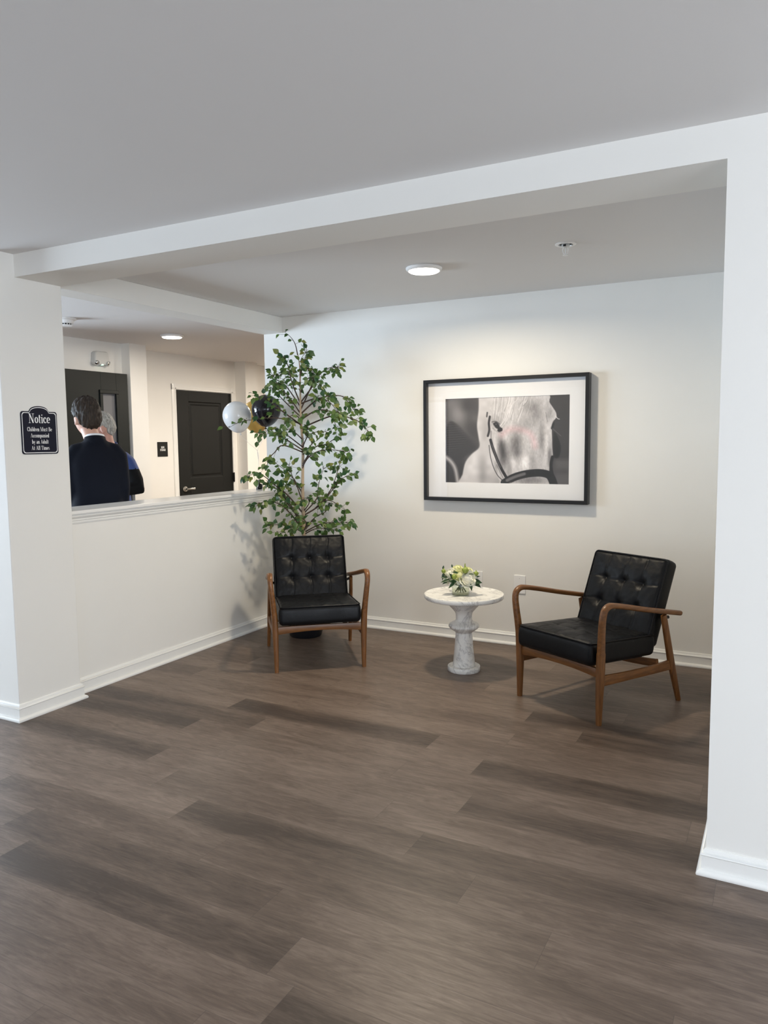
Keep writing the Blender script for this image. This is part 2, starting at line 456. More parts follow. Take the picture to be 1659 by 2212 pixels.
base_run('baseboard_right', [(XR, 0), (XR, YB), (X1, YB)])
base_run('baseboard_service', [(-2.3, .02+.46), (-2.3, .50), (-2.19, .50), (-2.19, .72), (-2.5, .72), (-2.5, 1.39)])
# ledge and its moulding on the half wall
m = MB(); m.box(-TH-.04, .042, YF, -.001, 1.040, 1.060)
struct(m.build('trim_1', M['cap'], bevel=.004, seg=3), 'painted ledge on top of the half wall')
prof = [(0, .985), (.006, .985), (.008, .992), (.008, 1.000), (.014, 1.004), (.014, 1.012), (.020, 1.017), (.027, 1.026), (.027, 1.032), (.031, 1.034), (.031, 1.041), (0, 1.041)]
m = MB(); m.prism(prof, YF, -.001, lambda a, b, h: (a, h, b)); m.prism([(-TH-a, b) for a, b in prof], YF, -.001, lambda a, b, h: (a, h, b))
struct(m.build('trim_2', M['trim']), 'stepped moulding under the ledge of the half wall')

# ------------------------------------------------------------------ doors of the service wall (facing +x)
def fx(x):                       # map (y, z, depth) in front of a wall plane at x
    return lambda a, b, h: (x+h, a, b)
def recessed_panel(m, x, ya, yb, za, zb, d=.010, w=.028):
    """moulded frame of a raised panel on the face at x (towards +x)"""
    def ring(y0, y1, z0, z1, h): return [(x+h, y0, z0), (x+h, y1, z0), (x+h, y1, z1), (x+h, y0, z1)]
    rs = [ring(ya, yb, za, zb, 0), ring(ya+w*.4, yb-w*.4, za+w*.4, zb-w*.4, -d), ring(ya+w, yb-w, za+w, zb-w, -d), ring(ya+w*1.6, yb-w*1.6, za+w*1.6, zb-w*1.6, -.001)]
    vs = [v for r in rs for v in r]; fs = []
    for i in range(3):
        for k in range(4): fs.append((i*4+k, i*4+(k+1) % 4, i*4+4+(k+1) % 4, i*4+4+k))
    fs.append((12, 13, 14, 15)); m.add(vs, fs)
def slab_with_hole(m, x0, x1, y0, y1, z0, z1, h):
    ya, yb, za, zb = h
    m.box(x0, x1, y0, ya, z0, z1); m.box(x0, x1, yb, y1, z0, z1); m.box(x0, x1, ya, yb, z0, za); m.box(x0, x1, ya, yb, zb, z1)
def lever(parent, x, y, z, s=1):
    m = MB(); m.lathe([(0, 0), (.034, 0), (.034, .006), (.030, .012), (.014, .014), (.012, .045), (0, .045)], (x, y, z), 28, 'x')
    h = m.build('door_handle', M['chrome'], parent, smooth=True)
    m = MB(); pts = [(x+.045, y, z), (x+.050, y+.02*s, z), (x+.050, y+.06*s, z+.001), (x+.048, y+.115*s, z-.001)]
    m.tube(pts, [(.010, .008), (.010, .007), (.011, .006), (.012, .005)], 12, 3.5, up=(0, 0, 1))
    m.build('lever', M['chrome'], h, smooth=True)
# door_1: tall dark door leaf with a narrow vision window
m = MB(); x0, x1 = -2.245, -2.20
slab_with_hole(m, x0, x1, -.44, .470, .01, 2.107, (.135, .325, .95, 1.925))
d1 = struct(m.build('door_1', M['green_door'], bevel=.002), 'tall dark green-black door with a narrow window')
m = MB()
for (a, b, c, d) in ((.115, .345, 1.905, 1.940), (.115, .345, .935, .970), (.115, .150, .970, 1.905), (.310, .345, .970, 1.905)):
    m.box(x1-.002, x1+.012, a, b, c, d)
m.build('window_bead', M['green_door'], d1, bevel=.004)
MB().box(-2.225, -2.219, .135, .325, .95, 1.925).build('window_pane', M['grey_pane'], d1)
lever(d1, x1, .405, .93, -1)
# door_2: storage door in its white casing
yA, yB, zt = 1.452, 2.395, 2.018
m = MB(); x0, x1 = -2.535, -2.488
slab_with_hole(m, x0, x1, yA, yB, .01, zt, (yA+.19, yB-.19, 1.02, zt-.12)); recessed_panel(m, x1, yA+.19, yB-.19, 1.02, zt-.12)
m2 = (yA+.19, yB-.19, .18, .84)
d2 = struct(m.build('door_2', M['black_door'], bevel=.0015), 'charcoal panelled storage door')
lever(d2, x1, yA+.085, .905, 1)
for z in (.25, 1.0, 1.75):
    m = MB(); m.box(x1-.01, x1+.010, yB-.004, yB+.022, z-.055, z+.055); m.lathe([(.007, -.058), (.007, .058)], (x1+.012, yB+.006, z), 10)
    m.build('hinge', M['black_metal'], d2)
m = MB(); w = .062
casing = [(0, 0), (.012, 0), (.018, .006), (.018, .018), (.012, .026), (.014, .040), (.008, .062), (0, .062)]   # (out, across)
def casing_leg(m, y, s, z1):
    m.prism([(y+s*b, a) for a, b in casing], 0, z1, lambda a, b, h: (-2.5+b, a, h))
casing_leg(m, yA-.004, -1, zt+.066); casing_leg(m, yB+.010, 1, zt+.066)
m.prism([(zt+.004+b, a) for a, b in casing], yA-.066, yB+.072, lambda a, b, h: (-2.5+b, h, a))
struct(m.build('trim_3', M['trim']), 'white casing around the storage door')

# ------------------------------------------------------------------ ceiling lamps
def make_ceiling_lamp(label, x, y, z, group, power=None, spread=180, col=None):
    t = thing('ceiling_light', label, 'ceiling light', (x, y, z), 0, group)
    m = MB(); m.lathe([(.088, 0), (.102, -.001), (.104, -.006), (.100, -.014), (.092, -.020), (.088, -.020), (.088, 0)], (0, 0, 0), 48)
    m.build('trim_ring', M['plastic'], t, smooth=True)
    m = MB(); m.lathe([(0, -.002), (.087, -.002), (.087, -.022), (.080, -.026), (.045, -.029), (0, -.030)], (0, 0, 0), 48)
    m.build('diffuser', M['lamp'], t, smooth=True)
    d = bpy.data.lights.new('lamp_light', 'AREA'); d.shape = 'DISK'; d.size = .17; d.spread = math.radians(spread); d.energy = power or P_LAMP; d.color = col or WARM
    o = bpy.data.objects.new('lamp_light', d); C.objects.link(o); o.parent = t; o.location = (0, 0, -.034)
    return t
make_ceiling_lamp('round lit ceiling lamp in the alcove between the chairs and picture', 1.70, -1.01, ZC, 'round surface ceiling lights', None, 166)
make_ceiling_lamp('round lit ceiling lamp beyond the half wall, near the storage door', -1.44, .30, ZC, 'round surface ceiling lights', 8.5, 180, (1, .90, .76))
make_ceiling_lamp('added unseen ceiling lamp down the corridor behind the picture wall, brightens the office', -.60, 1.95, ZC, 'round surface ceiling lights', 95, 180, (1, .90, .76))  # unseen lamp added to lift the dark office wall
make_ceiling_lamp('added unseen ceiling lamp at the far end of the corridor, brightens the office', -.9, 4.0, ZC, 'round surface ceiling lights', 45, 180, (1, .90, .76))  # further unseen lamp added to brighten the corridor side
make_ceiling_lamp('round lit lamp on the main room ceiling, just in front of the alcove opening', .1, -4.75, ZM, 'round surface ceiling lights', 10)
make_ceiling_lamp('round lit lamp on the main room ceiling beside the front windows', 3.0, -6.6, ZM, 'round surface ceiling lights', 9)


# sprinkler
t = thing('sprinkler_head', 'small white fire sprinkler head on the alcove ceiling', 'sprinkler', (2.538, -1.126, ZC))
m = MB(); m.lathe([(.012, 0), (.052, 0), (.053, -.003), (.046, -.007), (.036, -.006), (.034, .001), (.012, .001)], (0, 0, 0), 36); m.build('escutcheon', M['plastic'], t, smooth=True)
m = MB(); m.lathe([(.0, 0), (.020, 0), (.021, -.012), (.014, -.017), (.010, -.019), (0, -.019)], (0, 0, 0), 24); m.build('body', M['grey_plastic'], t, smooth=True)
m = MB()
for s in (-1, 1): m.tube([(s*.010, 0, -.016), (s*.015, 0, -.028), (s*.010, 0, -.045), (0, 0, -.054)], .0022, 8)
m.tube([(0, 0, -.019), (0, 0, -.052)], .0026, 8); m.lathe([(0, -.054), (.014, -.055), (.014, -.057), (0, -.058)], (0, 0, 0), 20)
m.build('frame_arms', M['plastic'], t)
MB().box(-.007, .007, -.021, -.013, -.015, -.006).build('thermal_link', M['dark'], t)
# smoke detector
t = thing('smoke_detector', 'white round smoke detector on the ceiling beside the end column', 'smoke detector', (-1.46, -.84, ZC))
m = MB(); m.lathe([(0, 0), (.076, 0), (.078, -.008), (.070, -.014), (.057, -.016), (.054, -.036), (.051, -.040), (0, -.040)], (0, 0, 0), 40); m.build('body', M['plastic'], t, smooth=True)
m = MB(); m.lathe([(0, -.040), (.040, -.040), (.040, -.051), (0, -.051)], (0, 0, 0), 40); m.build('sensor_chamber', M['dark'], t)
m = MB(); m.lathe([(0, -.051), (.046, -.051), (.043, -.057), (0, -.058)], (0, 0, 0), 40); m.build('cover', M['plastic'], t, smooth=True)
m = MB()
for k in range(12):
    a = k*PI/6; m.tube([(.040*math.cos(a), .040*math.sin(a), -.039), (.040*math.cos(a), .040*math.sin(a), -.052)], .0032, 6)
m.build('ribs', M['plastic'], t)
# emergency light
t = thing('emergency_light', 'white twin-lamp emergency light on the wall above the tall dark door', 'emergency light', (-2.3, .215, 2.235))
def ell(o): return o
pr = [(-.100, -.040), (-.088, .056), (-.070, .072), (.070, .072), (.088, .056), (.100, -.040), (.086, -.058), (-.086, -.058)]
m = MB(); m.prism(pr, 0, .050, lambda a, b, h: (h, a*(1-.12*(h > .01)), b)); m.build('housing', M['grey_plastic'], t, bevel=.010, seg=3, smooth=True)
for s in (-1, 1):
    m = MB(); m.lathe([(0, -.03), (.016, -.026), (.025, -.008), (.027, 0), (.024, .001), (.020, -.006), (0, -.010)], (0, 0, 0), 28, 'x')
    m.xf(Matrix.Translation((.056, s*.072, -.042)) @ Matrix.Rotation(s*.45, 4, 'Z') @ Matrix.Rotation(.35, 4, 'Y'))
    h = m.build('lamp_head', M['grey_plastic'], t, smooth=True)
    m = MB(); m.lathe([(0, -.012), (.018, -.004), (.010, .002), (0, .004)], (0, 0, 0), 24, 'x')
    m.xf(Matrix.Translation((.056, s*.072, -.042)) @ Matrix.Rotation(s*.45, 4, 'Z') @ Matrix.Rotation(.35, 4, 'Y'))
    m.build('lens', M['chrome'], h, smooth=True)
MB().box(.028, .0505, -.010, .014, -.058, -.050).build('indicator', M['led'], t)

# ------------------------------------------------------------------ wall plates
t = thing('power_outlet', 'white duplex outlet plate on the wall behind the flower vase', 'outlet', (1.640, 0, .443))
MB().box(-.039, .039, -.006, 0, -.060, .060).build('cover_plate', M['plastic'], t, bevel=.003, seg=3)
for s in (-1, 1):
    m = MB(); m.prism([(a*.017, b) for a, b in ((-1, -.009), (-.6, -.014), (.6, -.014), (1, -.009), (1, .009), (.6, .014), (-.6, .014), (-1, .009))], -.009, -.005, lambda a, b, h: (a, h, b+s*.021))
    k = m.build('socket', M['plastic'], t)
    mm = MB(); mm.box(-.008, -.0055, -.0095, -.0088, s*.021-.004, s*.021+.005); mm.box(.0055, .008, -.0095, -.0088, s*.021-.004, s*.021+.005); mm.box(-.002, .002, -.0095, -.0088, s*.021-.011, s*.021-.007)
    mm.build('slots', M['dark'], k)
t = thing('wall_plate', 'blank white wall plate behind the arm of the angled chair', 'wall plate', (1.951, 0, .431))
MB().box(-.041, .041, -.007, 0, -.064, .064).build('cover_plate', M['plastic'], t, bevel=.003, seg=3)
for z in (-.042, .042):
    m = MB(); m.lathe([(0, -.0005), (.003, -.0005), (.003, 0), (0, 0)], (0, -.0075, z), 10, 'y'); m.build('screw', M['grey_plastic'], t)

# ------------------------------------------------------------------ lettering with contrast strokes (for the engraved serif sign)
def arc(cx, cy, rx, ry, a0, a1, n=14):
    return [(cx+rx*math.cos(math.radians(a0+(a1-a0)*i/n)), cy+ry*math.sin(math.radians(a0+(a1-a0)*i/n))) for i in range(n+1)]
TK, TN = .135, .035
def S(x, y0, y1, serif='bt', w=TK, sw=.15):      # stem with hairline serifs
    o = [([(x, y0), (x, y1)], w)]
    if 'b' in serif: o.append(([(x-sw, y0+TN/2), (x+sw, y0+TN/2)], TN))
    if 't' in serif: o.append(([(x-sw, y1-TN/2), (x+sw, y1-TN/2)], TN))
    if 'f' in serif: o.append(([(x-sw, y1-TN*1.5), (x, y1-TN/2)], TN*1.6))
    return o
XH = .64
GL = {
 'N': (.80, S(.16, 0, 1, 'bt', TN*1.3)+S(.62, 0, 1, 't', TN*1.3)+[([(.16, .98), (.62, .02)], TK*1.1)]),
 'o': (.50, [(arc(.25, XH/2, .17, XH/2-.03, 0, 360, 28), None)]),
 't': (.36, [([(.17, .86), (.17, .10)], TK), (arc(.25, .12, .08, .10, 180, 300), None), ([(.05, XH-.02), (.31, XH-.02)], TN*1.3)]),
 'i': (.30, S(.15, 0, XH, 'bf', TK, .13)+[(arc(.15, .86, .035, .035, 0, 360, 10), .07)]),
 'c': (.46, [(arc(.25, XH/2, .17, XH/2-.03, 50, 320, 22), None), (arc(.335, XH-.15, .03, .03, 0, 360, 8), .06)]),
 'e': (.48, [(arc(.25, XH/2, .17, XH/2-.03, 0, 315, 24), None), ([(.10, XH*.52), (.42, XH*.52)], TN*1.2)]),
 'C': (.66, [(arc(.34, .5, .24, .47, 45, 315, 26), None), ([(.54, .98), (.54, .70)], TN*1.3), ([(.54, .02), (.54, .26)], TN*1.3)]),
 'h': (.58, S(.14, 0, 1, 'bf', TK, .13)+S(.43, 0, .45, 'b', TK, .13)+[(arc(.31, .44, .12, .17, 0, 150, 12), None)]),
 'l': (.30, S(.15, 0, 1, 'bf', TK, .13)),
 'd': (.54, [(arc(.22, XH/2, .15, XH/2-.03, 0, 360, 26), None)]+S(.38, 0, 1, 'f', TK, .12)+[([(.38, .02), (.50, .02)], TN)]),
 'r': (.42, S(.14, 0, XH, 'bf', TK, .13)+[(arc(.28, .44, .11, .17, 70, 150, 8), None), (arc(.33, .55, .035, .035, 0, 360, 8), .06)]),
 'n': (.58, S(.14, 0, XH, 'bf', TK, .13)+S(.43, 0, .45, 'b', TK, .13)+[(arc(.31, .44, .12, .17, 0, 150, 12), None)]),
 'm': (.84, S(.14, 0, XH, 'bf', TK, .12)+S(.42, 0, .45, 'b', TK, .11)+S(.70, 0, .45, 'b', TK, .12)+[(arc(.30, .44, .12, .17, 0, 150, 12), None), (arc(.58, .44, .12, .17, 0, 150, 12), None)]),
 'u': (.58, S(.14, .2, XH, 'f', TK, .12)+S(.43, 0, XH, 'f', TK, .12)+[(arc(.27, .19, .13, .16, 180, 330, 12), None), ([(.43, .02), (.54, .02)], TN)]),
 'M': (.98, S(.14, 0, 1, 'bt', TN*1.3)+S(.80, 0, 1, 'bt', TK)+[([(.16, .98), (.46, .03)], TK), ([(.46, .03), (.78, .98)], TN*1.2)]),
 's': (.42, [(arc(.21, .47, .12, .14, 30, 250, 12)+arc(.21, .18, .13, .15, 100, -150, 14), .075)]),
 'B': (.66, S(.17, 0, 1, 'bt', TK, .13)+[(arc(.28, .75, .20, .23, 90, -90, 14), None), (arc(.28, .27, .25, .25, 90, -90, 14), None), ([(.17, .98), (.29, .98)], TN), ([(.17, .52), (.29, .52)], TN), ([(.17, .02), (.29, .02)], TN)]),
 'A': (.78, [([(.36, .98), (.62, .02)], TK), ([(.36, .98), (.12, .02)], TN*1.3), ([(.20, .33), (.53, .33)], TN), ([(.02, .02), (.24, .02)], TN), ([(.50, .02), (.76, .02)], TN)]),
 'p': (.54, S(.14, -.30, XH, 'bf', TK, .12)+[(arc(.30, XH/2, .15, XH/2-.03, -180, 180, 26), None)]),
 'a': (.50, [(arc(.22, .48, .13, .14, 0, 160, 10), None), ([(.36, .50), (.36, .10)], TK), (arc(.42, .10, .06, .08, 180, 300, 6), None), (arc(.22, .18, .13, .16, 40, 320, 16), None)]),
 'b': (.54, S(.14, .0, 1, 'f', TK, .12)+[(arc(.30, XH/2, .15, XH/2-.03, -180, 180, 26), None)]),
 'y': (.54, [([(.10, XH), (.30, .02)], TK*.9), ([(.45, XH), (.22, -.26)], TN*1.2), (arc(.16, -.24, .05, .05, 0, 360, 8), .07), ([(.0, XH-.02), (.2, XH-.02)], TN), ([(.36, XH-.02), (.54, XH-.02)], TN)]),
 'T': (.68, S(.34, 0, 1, 'b', TK, .15)+[([(.06, .98), (.62, .98)], TN*1.2), ([(.07, .98), (.07, .72)], TN*1.4), ([(.61, .98), (.61, .72)], TN*1.4)]),
 ' ': (.30, []),
}
def text_strokes(mb, s, cx, base, h, to3, squeeze=1.0):
    tot = sum(GL[ch][0] for ch in s)*h*squeeze; x = cx-tot/2; lay = 0
    for ch in s:
        adv, strokes = GL[ch]
        for pts, w in strokes:
            vs = []; n = len(pts); cl = n > 3 and math.dist(pts[0], pts[-1]) < 1e-6
            for i, (a, b) in enumerate(pts):
                p0 = pts[i-1] if i else (pts[-2] if cl else pts[0]); p1 = pts[i+1] if i < n-1 else (pts[1] if cl else pts[-1])
                dx, dy = p1[0]-p0[0], p1[1]-p0[1]; L = math.hypot(dx, dy) or 1; dx /= L; dy /= L
                ww = w if w is not None else TN*1.1+(TK*1.05-TN)*abs(dy)**1.6
                for sg in (1, -1):
                    vs.append(to3(x+(a-dy*ww/2*sg)*h*squeeze, base+(b+dx*ww/2*sg)*h, lay*2e-6))
            fs = [(2*i, 2*i+1, 2*i+3, 2*i+2) for i in range(n-1)]
            mb.add(vs, fs); lay = (lay+1) % 40
        x += adv*h*squeeze
# notice sign, on the end wall facing +x ; y increases to the right as one reads it
t = thing('notice_sign', 'navy arched sign reading Notice, on the white end column', 'sign', (XC, -2.325, 1.500))
def sign_outline(inset):
    w, z0, zs = .1095-inset, -.116+inset, .1065-inset; r = .014
    o = []
    o += [(w-r+r*math.cos(a), z0+r+r*math.sin(a)) for a in np.linspace(-PI/2, 0, 6)]
    o += [(w-r+r*math.cos(a), zs-r+r*math.sin(a)) for a in np.linspace(0, PI/2, 6)]
    o += [(.060, zs)]
    o += [(.052*math.cos(a)*1.0+.002*math.cos(a), zs+.006+.022*math.sin(a)) for a in np.linspace(.15, PI-.15, 14)]
    o += [(-.060, zs)]
    o += [(-w+r+r*math.cos(a), zs-r+r*math.sin(a)) for a in np.linspace(PI/2, PI, 6)]
    o += [(-w+r+r*math.cos(a), z0+r+r*math.sin(a)) for a in np.linspace(PI, PI*1.5, 6)]
    return o
m = MB(); m.prism(sign_outline(0), .0, .004, lambda a, b, h: (h, a, b)); m.build('sign_plate', M['navy_sign'], t)
m = MB(); oA, oB = sign_outline(.0055), sign_outline(.0090); n = len(oA)
m.add([(.0045, a, b) for a, b in oA]+[(.0045, a, b) for a, b in oB], [(i, (i+1) % n, n+(i+1) % n, n+i) for i in range(n)])
m.build('border_line', M['white_ink'], t, fix=False)
m = MB(); f = lambda a, b, l: (.0046+l, a, b)
text_strokes(m, 'Notice', 0, .046, .049, f, .92)
for i, s in enumerate(('Children Must Be', 'Accompanied', 'by an Adult', 'At All Times')): text_strokes(m, s, -.001, .0035-.0325*i, .0215, f, .88)
m.build('lettering', M['white_ink'], t, fix=False)
# storage sign
t = thing('room_sign', 'small black door sign with white text beside the storage door', 'sign', (-2.5, 1.218, 1.361))
MB().box(0, .006, -.076, .076, -.080, .080).build('sign_plate', M['sign_black'], t, bevel=.002)
def font_text(s, size, name, mat, parent, loc, rot, ext=.0006, sx=1):
    cu = bpy.data.curves.new(name, 'FONT'); cu.body = s; cu.size = size; cu.align_x = 'CENTER'; cu.align_y = 'CENTER'; cu.extrude = ext; cu.space_line = .95; cu.offset = size*.02
    tmp = bpy.data.objects.new('tmp', cu); C.objects.link(tmp); bpy.context.view_layer.update()
    me = bpy.data.meshes.new_from_object(tmp.evaluated_get(bpy.context.evaluated_depsgraph_get()))
    bpy.data.objects.remove(tmp); bpy.data.curves.remove(cu); me.materials.clear(); me.materials.append(mat)
    o = bpy.data.objects.new(name, me); C.objects.link(o); o.parent = parent; o.location = loc; o.rotation_euler = rot; o.scale = (sx, 1, 1)
    return o
font_text('BLDG\nSTORAGE', .030, 'lettering', M['white_ink'], t, (.0068, 0, .006), (PI/2, 0, PI/2), sx=.62)

# ------------------------------------------------------------------ framed horse photograph
PX0, PX1, PZ0, PZ1 = 1.249, 2.421, 1.004, 1.857
t = thing('framed_picture', 'large black framed black-and-white photograph of a white horse', 'picture', ((PX0+PX1)/2, 0, (PZ0+PZ1)/2))
hw, hh, fw, fd = (PX1-PX0)/2, (PZ1-PZ0)/2, .024, .060
m = MB(); rings = []
for inset, y in ((0, 0), (0, -fd), (.003, -fd-.002), (fw-.002, -fd-.002), (fw, -fd+.001), (fw, -.018), (fw, 0)):
    rings.append([(-hw+inset, y, -hh+inset), (hw-inset, y, -hh+inset), (hw-inset, y, hh-inset), (-hw+inset, y, hh-inset)])
vs = [v for r in rings for v in r]; fs = []
for i in range(len(rings)):
    j = (i+1) % len(rings)
    for k in range(4): fs.append((i*4+k, i*4+(k+1) % 4, j*4+(k+1) % 4, j*4+k))
m.add(vs, fs); m.build('frame', M['frame'], t)
# opening of the mat (art window)
ax0, ax1, az0, az1 = 1.405-(PX0+PX1)/2, 2.288-(PX0+PX1)/2, 1.132-(PZ0+PZ1)/2, 1.722-(PZ0+PZ1)/2
m = MB(); iw, ih = hw-fw, hh-fw
slab = [(-iw, ax0, -ih, ih), (ax1, iw, -ih, ih), (ax0, ax1, -ih, az0), (ax0, ax1, az1, ih)]
for (a, b, c, d) in slab: m.box(a, b, -.024, -.018, c, d)
m.build('mat_board', M['mat'], t)
MB().box(-iw, iw, -.040, -.0375, -ih, ih).build('glazing', M['pane'], t)
# the photographic print: a fine grid that carries its printed grey tones as a colour attribute
def horse_print(nx=330, nz=220):
    U, Vv = np.meshgrid((np.arange(nx+1))/nx, (np.arange(nz+1))/nz)      # u to the right, v downwards
    X = 36+U*1536; Y = (120-55*U)+Vv*(1035+75*U)
    rng = np.random.RandomState(3)
    def inside(P):
        P = np.array(P, float); ins = np.zeros(X.shape, bool); d = np.full(X.shape, 1e9)
        for i in range(len(P)):
            (x1, y1), (x2, y2) = P[i-1], P[i]
            c = ((y1 > Y) != (y2 > Y)) & (X < (x2-x1)*(Y-y1)/((y2-y1) or 1e-9)+x1); ins ^= c
            L = (x2-x1)**2+(y2-y1)**2+1e-9; t_ = np.clip(((X-x1)*(x2-x1)+(Y-y1)*(y2-y1))/L, 0, 1)
            d = np.minimum(d, np.hypot(X-x1-t_*(x2-x1), Y-y1-t_*(y2-y1)))
        return np.where(ins, d, -d)
    def poly(P, soft): 
        P = smoothpath(list(P)+[P[0]], 4)[:-1]
        return np.clip(inside(P)/soft*.5+.5, 0, 1)
    def line(P, w, soft=3):
        P = smoothpath(P, 5); d = np.full(X.shape, 1e9); 
        for i in range(len(P)-1):
            (x1, y1), (x2, y2) = P[i], P[i+1]; L = (x2-x1)**2+(y2-y1)**2+1e-9
            t_ = np.clip(((X-x1)*(x2-x1)+(Y-y1)*(y2-y1))/L, 0, 1); d = np.minimum(d, np.hypot(X-x1-t_*(x2-x1), Y-y1-t_*(y2-y1)))
        return np.clip((w/2-d)/soft*.5+.5, 0, 1)
    def blob(x, y, rx, ry): return np.exp(-((X-x)/rx)**2-((Y-y)/ry)**2)
    def nz_(sx, sy, seed):
        r = np.random.RandomState(seed); gx, gy = int(1600/sx)+3, int(1300/sy)+3; g = r.rand(gy, gx)
        a, b = X/sx, np.clip(Y/sy, 0, gy-2.01); i, j = a.astype(int), b.astype(int); fa, fb = a-i, b-j
        i = np.clip(i, 0, gx-2); fa = fa*fa*(3-2*fa); fb = fb*fb*(3-2*fb)
        return (g[j, i]*(1-fa)+g[j, i+1]*fa)*(1-fb)+(g[j+1, i]*(1-fa)+g[j+1, i+1]*fa)*fb-.5
    G = np.full(X.shape, 98.0)
    def put(mask, val, k=1.0):
        nonlocal G; G = G*(1-mask*k)+val*mask*k
    put(blob(210, 300, 120, 160), 165, .8); put(blob(330, 200, 100, 90), 72, .7); put(blob(400, 520, 90, 200), 78, .7); put(blob(120, 180, 70, 70), 140, .6); put(blob(430, 360, 60, 60), 130, .5)
    put(poly([(30, 520), (95, 400), (200, 440), (330, 560), (470, 680), (400, 770), (300, 830), (200, 890), (30, 830)], 14), 74)
    G += 10*np.sin(Y/4.5+X/60)*poly([(30, 520), (95, 400), (300, 560), (250, 700), (30, 800)], 30)
    put(line([(470, 690), (330, 560), (200, 450)], 30, 40), 110, .6)
    put(poly([(30, 850), (150, 860), (300, 880), (300, 1180), (30, 1180)], 60), 66, .9)
    put(line([(30, 830), (110, 890), (170, 990), (205, 1180)], 46, 18), 178)
    # right background
    put(np.clip((X-1180)/60, 0, 1), 76); put(np.clip((X-1350)/80, 0, 1)*np.clip((Y-830)/60, 0, 1), 112, .8); put(np.clip((X-1350)/60, 0, 1)*blob(1500, 1010, 200, 40), 80, .6)
    # neck and shoulder
    neck = poly([(470, 90), (640, 60), (700, 300), (720, 700), (820, 1200), (235, 1200), (262, 1050), (300, 900), (380, 800), (478, 715), (470, 600), (450, 470), (455, 380), (470, 250)], 9)
    put(neck, 206); G -= neck*(34*blob(520, 1050, 60, 260)+30*blob(700, 1150, 130, 120)+26*blob(560, 500, 60, 160)-12*blob(400, 930, 80, 120)); G += neck*14*nz_(60, 60, 5)
    # head
    head = poly([(600, 300), (640, 170), (760, 60), (1290, 60), (1330, 160), (1370, 225), (1408, 290), (1412, 350), (1375, 400), (1362, 480), (1368, 640), (1378, 800), (1352, 920), (1335, 1010), (1350, 1200), (800, 1200), (735, 1120), (690, 1030), (650, 900), (622, 760), (612, 600), (600, 450)], 5)
    put(head, 202)
    sh = np.zeros(X.shape)
    for x, y, rx, ry, k in ((780, 800, 55, 170, 74), (745, 680, 40, 90, 36), (935, 680, 65, 150, 56), (960, 800, 50, 60, 22), (1245, 620, 40, 190, 34), (1340, 830, 30, 130, 46), (1150, 900, 60, 200, 22), (1120, 220, 120, 90, 30), (700, 400, 80, 80, 22), (1060, 420, 90, 90, 20), (860, 950, 30, 150, 24), (1330, 300, 40, 80, 24), (1180, 330, 60, 120, 20), (690, 950, 30, 120, 18), (1100, 1120, 220, 60, 40)):
        sh += k*blob(x, y, rx, ry)
    for x, y, rx, ry, k in ((1050, 900, 50, 90, 26), (900, 900, 40, 90, 18), (800, 600, 40, 50, 18), (1180, 740, 50, 120, 10), (1300, 700, 25, 180, 16), (680, 800, 25, 120, 16)):
        sh -= k*blob(x, y, rx, ry)
    G -= head*sh*1.35
    G += head*(16*nz_(16, 34, 7)+12*nz_(7, 16, 8)+8*nz_(40, 70, 12))
    # forelock strands
    r = random.Random(4)
    for k in range(46):
        x0_ = r.uniform(670, 1120); l = r.uniform(90, 330); lean = -(x0_-640)*.14*r.uniform(.4, 1.2)-20
        v = r.choice([238, 228, 216, 150, 132, 170])
        put(line([(x0_, 70), (x0_+lean*.3, 80+l*.5), (x0_+lean, 80+l)], r.uniform(3, 8), 3)*(head > .2), v, .62)
    for P in ([(860, 220), (800, 380), (705, 500)], [(830, 240), (780, 390), (725, 470)], [(880, 200), (830, 370), (740, 490)], [(1290, 290), (1300, 340), (1310, 400)]):
        put(line(P, 5, 3), 235 if P[0][0] < 1200 else 110, .8)
    # eyes
    put(line([(640, 405), (690, 398), (735, 430)], 9, 5), 70, .8); put(poly([(652, 425), (690, 405), (728, 440), (738, 490), (690, 478)], 7), 38); put(poly([(705, 505), (735, 470), (768, 485), (762, 515), (725, 525)], 6), 34)
    put(blob(690, 432, 9, 8), 150, .8); put(line([(650, 480), (700, 520), (760, 540)], 8, 8), 120, .5)
    put(poly([(1350, 480), (1372, 415), (1392, 410), (1380, 470), (1362, 495)], 5), 40); put(line([(1370, 485), (1420, 530), (1470, 575)], 4, 3), 170, .6); put(line([(1405, 330), (1425, 360), (1448, 370)], 8, 3), 215)
    # bridle
    put(line([(580, 290), (574, 340)], 16, 4), 62, .9); put(line([(612, 340), (600, 420), (606, 500), (588, 575)], 26, 4), 52, .95); put(line([(628, 520), (628, 620)], 20, 4), 150, .8)
    put(line([(622, 625), (650, 720), (700, 850), (760, 980), (815, 1075)], 34, 4), 44); put(line([(640, 680), (690, 830), (745, 960)], 5, 3), 170, .8)
    put(line([(604, 690), (620, 820), (660, 960), (720, 1070), (790, 1130)], 9, 3), 66, .9); put(line([(700, 930), (740, 1010), (780, 1090)], 9, 5), 120, .7)
    put(line([(796, 1150), (900, 1090), (1020, 1050), (1140, 1030), (1260, 1030), (1350, 1070), (1400, 1200)], 92, 4), 22)
    put(line([(830, 1120), (930, 1075), (1040, 1040)], 40, 8), 150, .75); put(line([(840, 1150), (940, 1110), (1060, 1080)], 7, 3), 60)
    put(line([(870, 1160), (960, 1160)], 30, 4), 190, .7)
    put(poly([(1385, 520), (1420, 560), (1455, 660), (1468, 740), (1440, 835), (1392, 830), (1372, 700)], 8), 36)
    put(line([(1372, 830), (1355, 930), (1372, 1050), (1400, 1180)], 34, 5), 26)
    # arc of warm pink tint on the muzzle of the print
    R_, G_, B_ = G.copy()+2, G.copy()-1, G.copy()
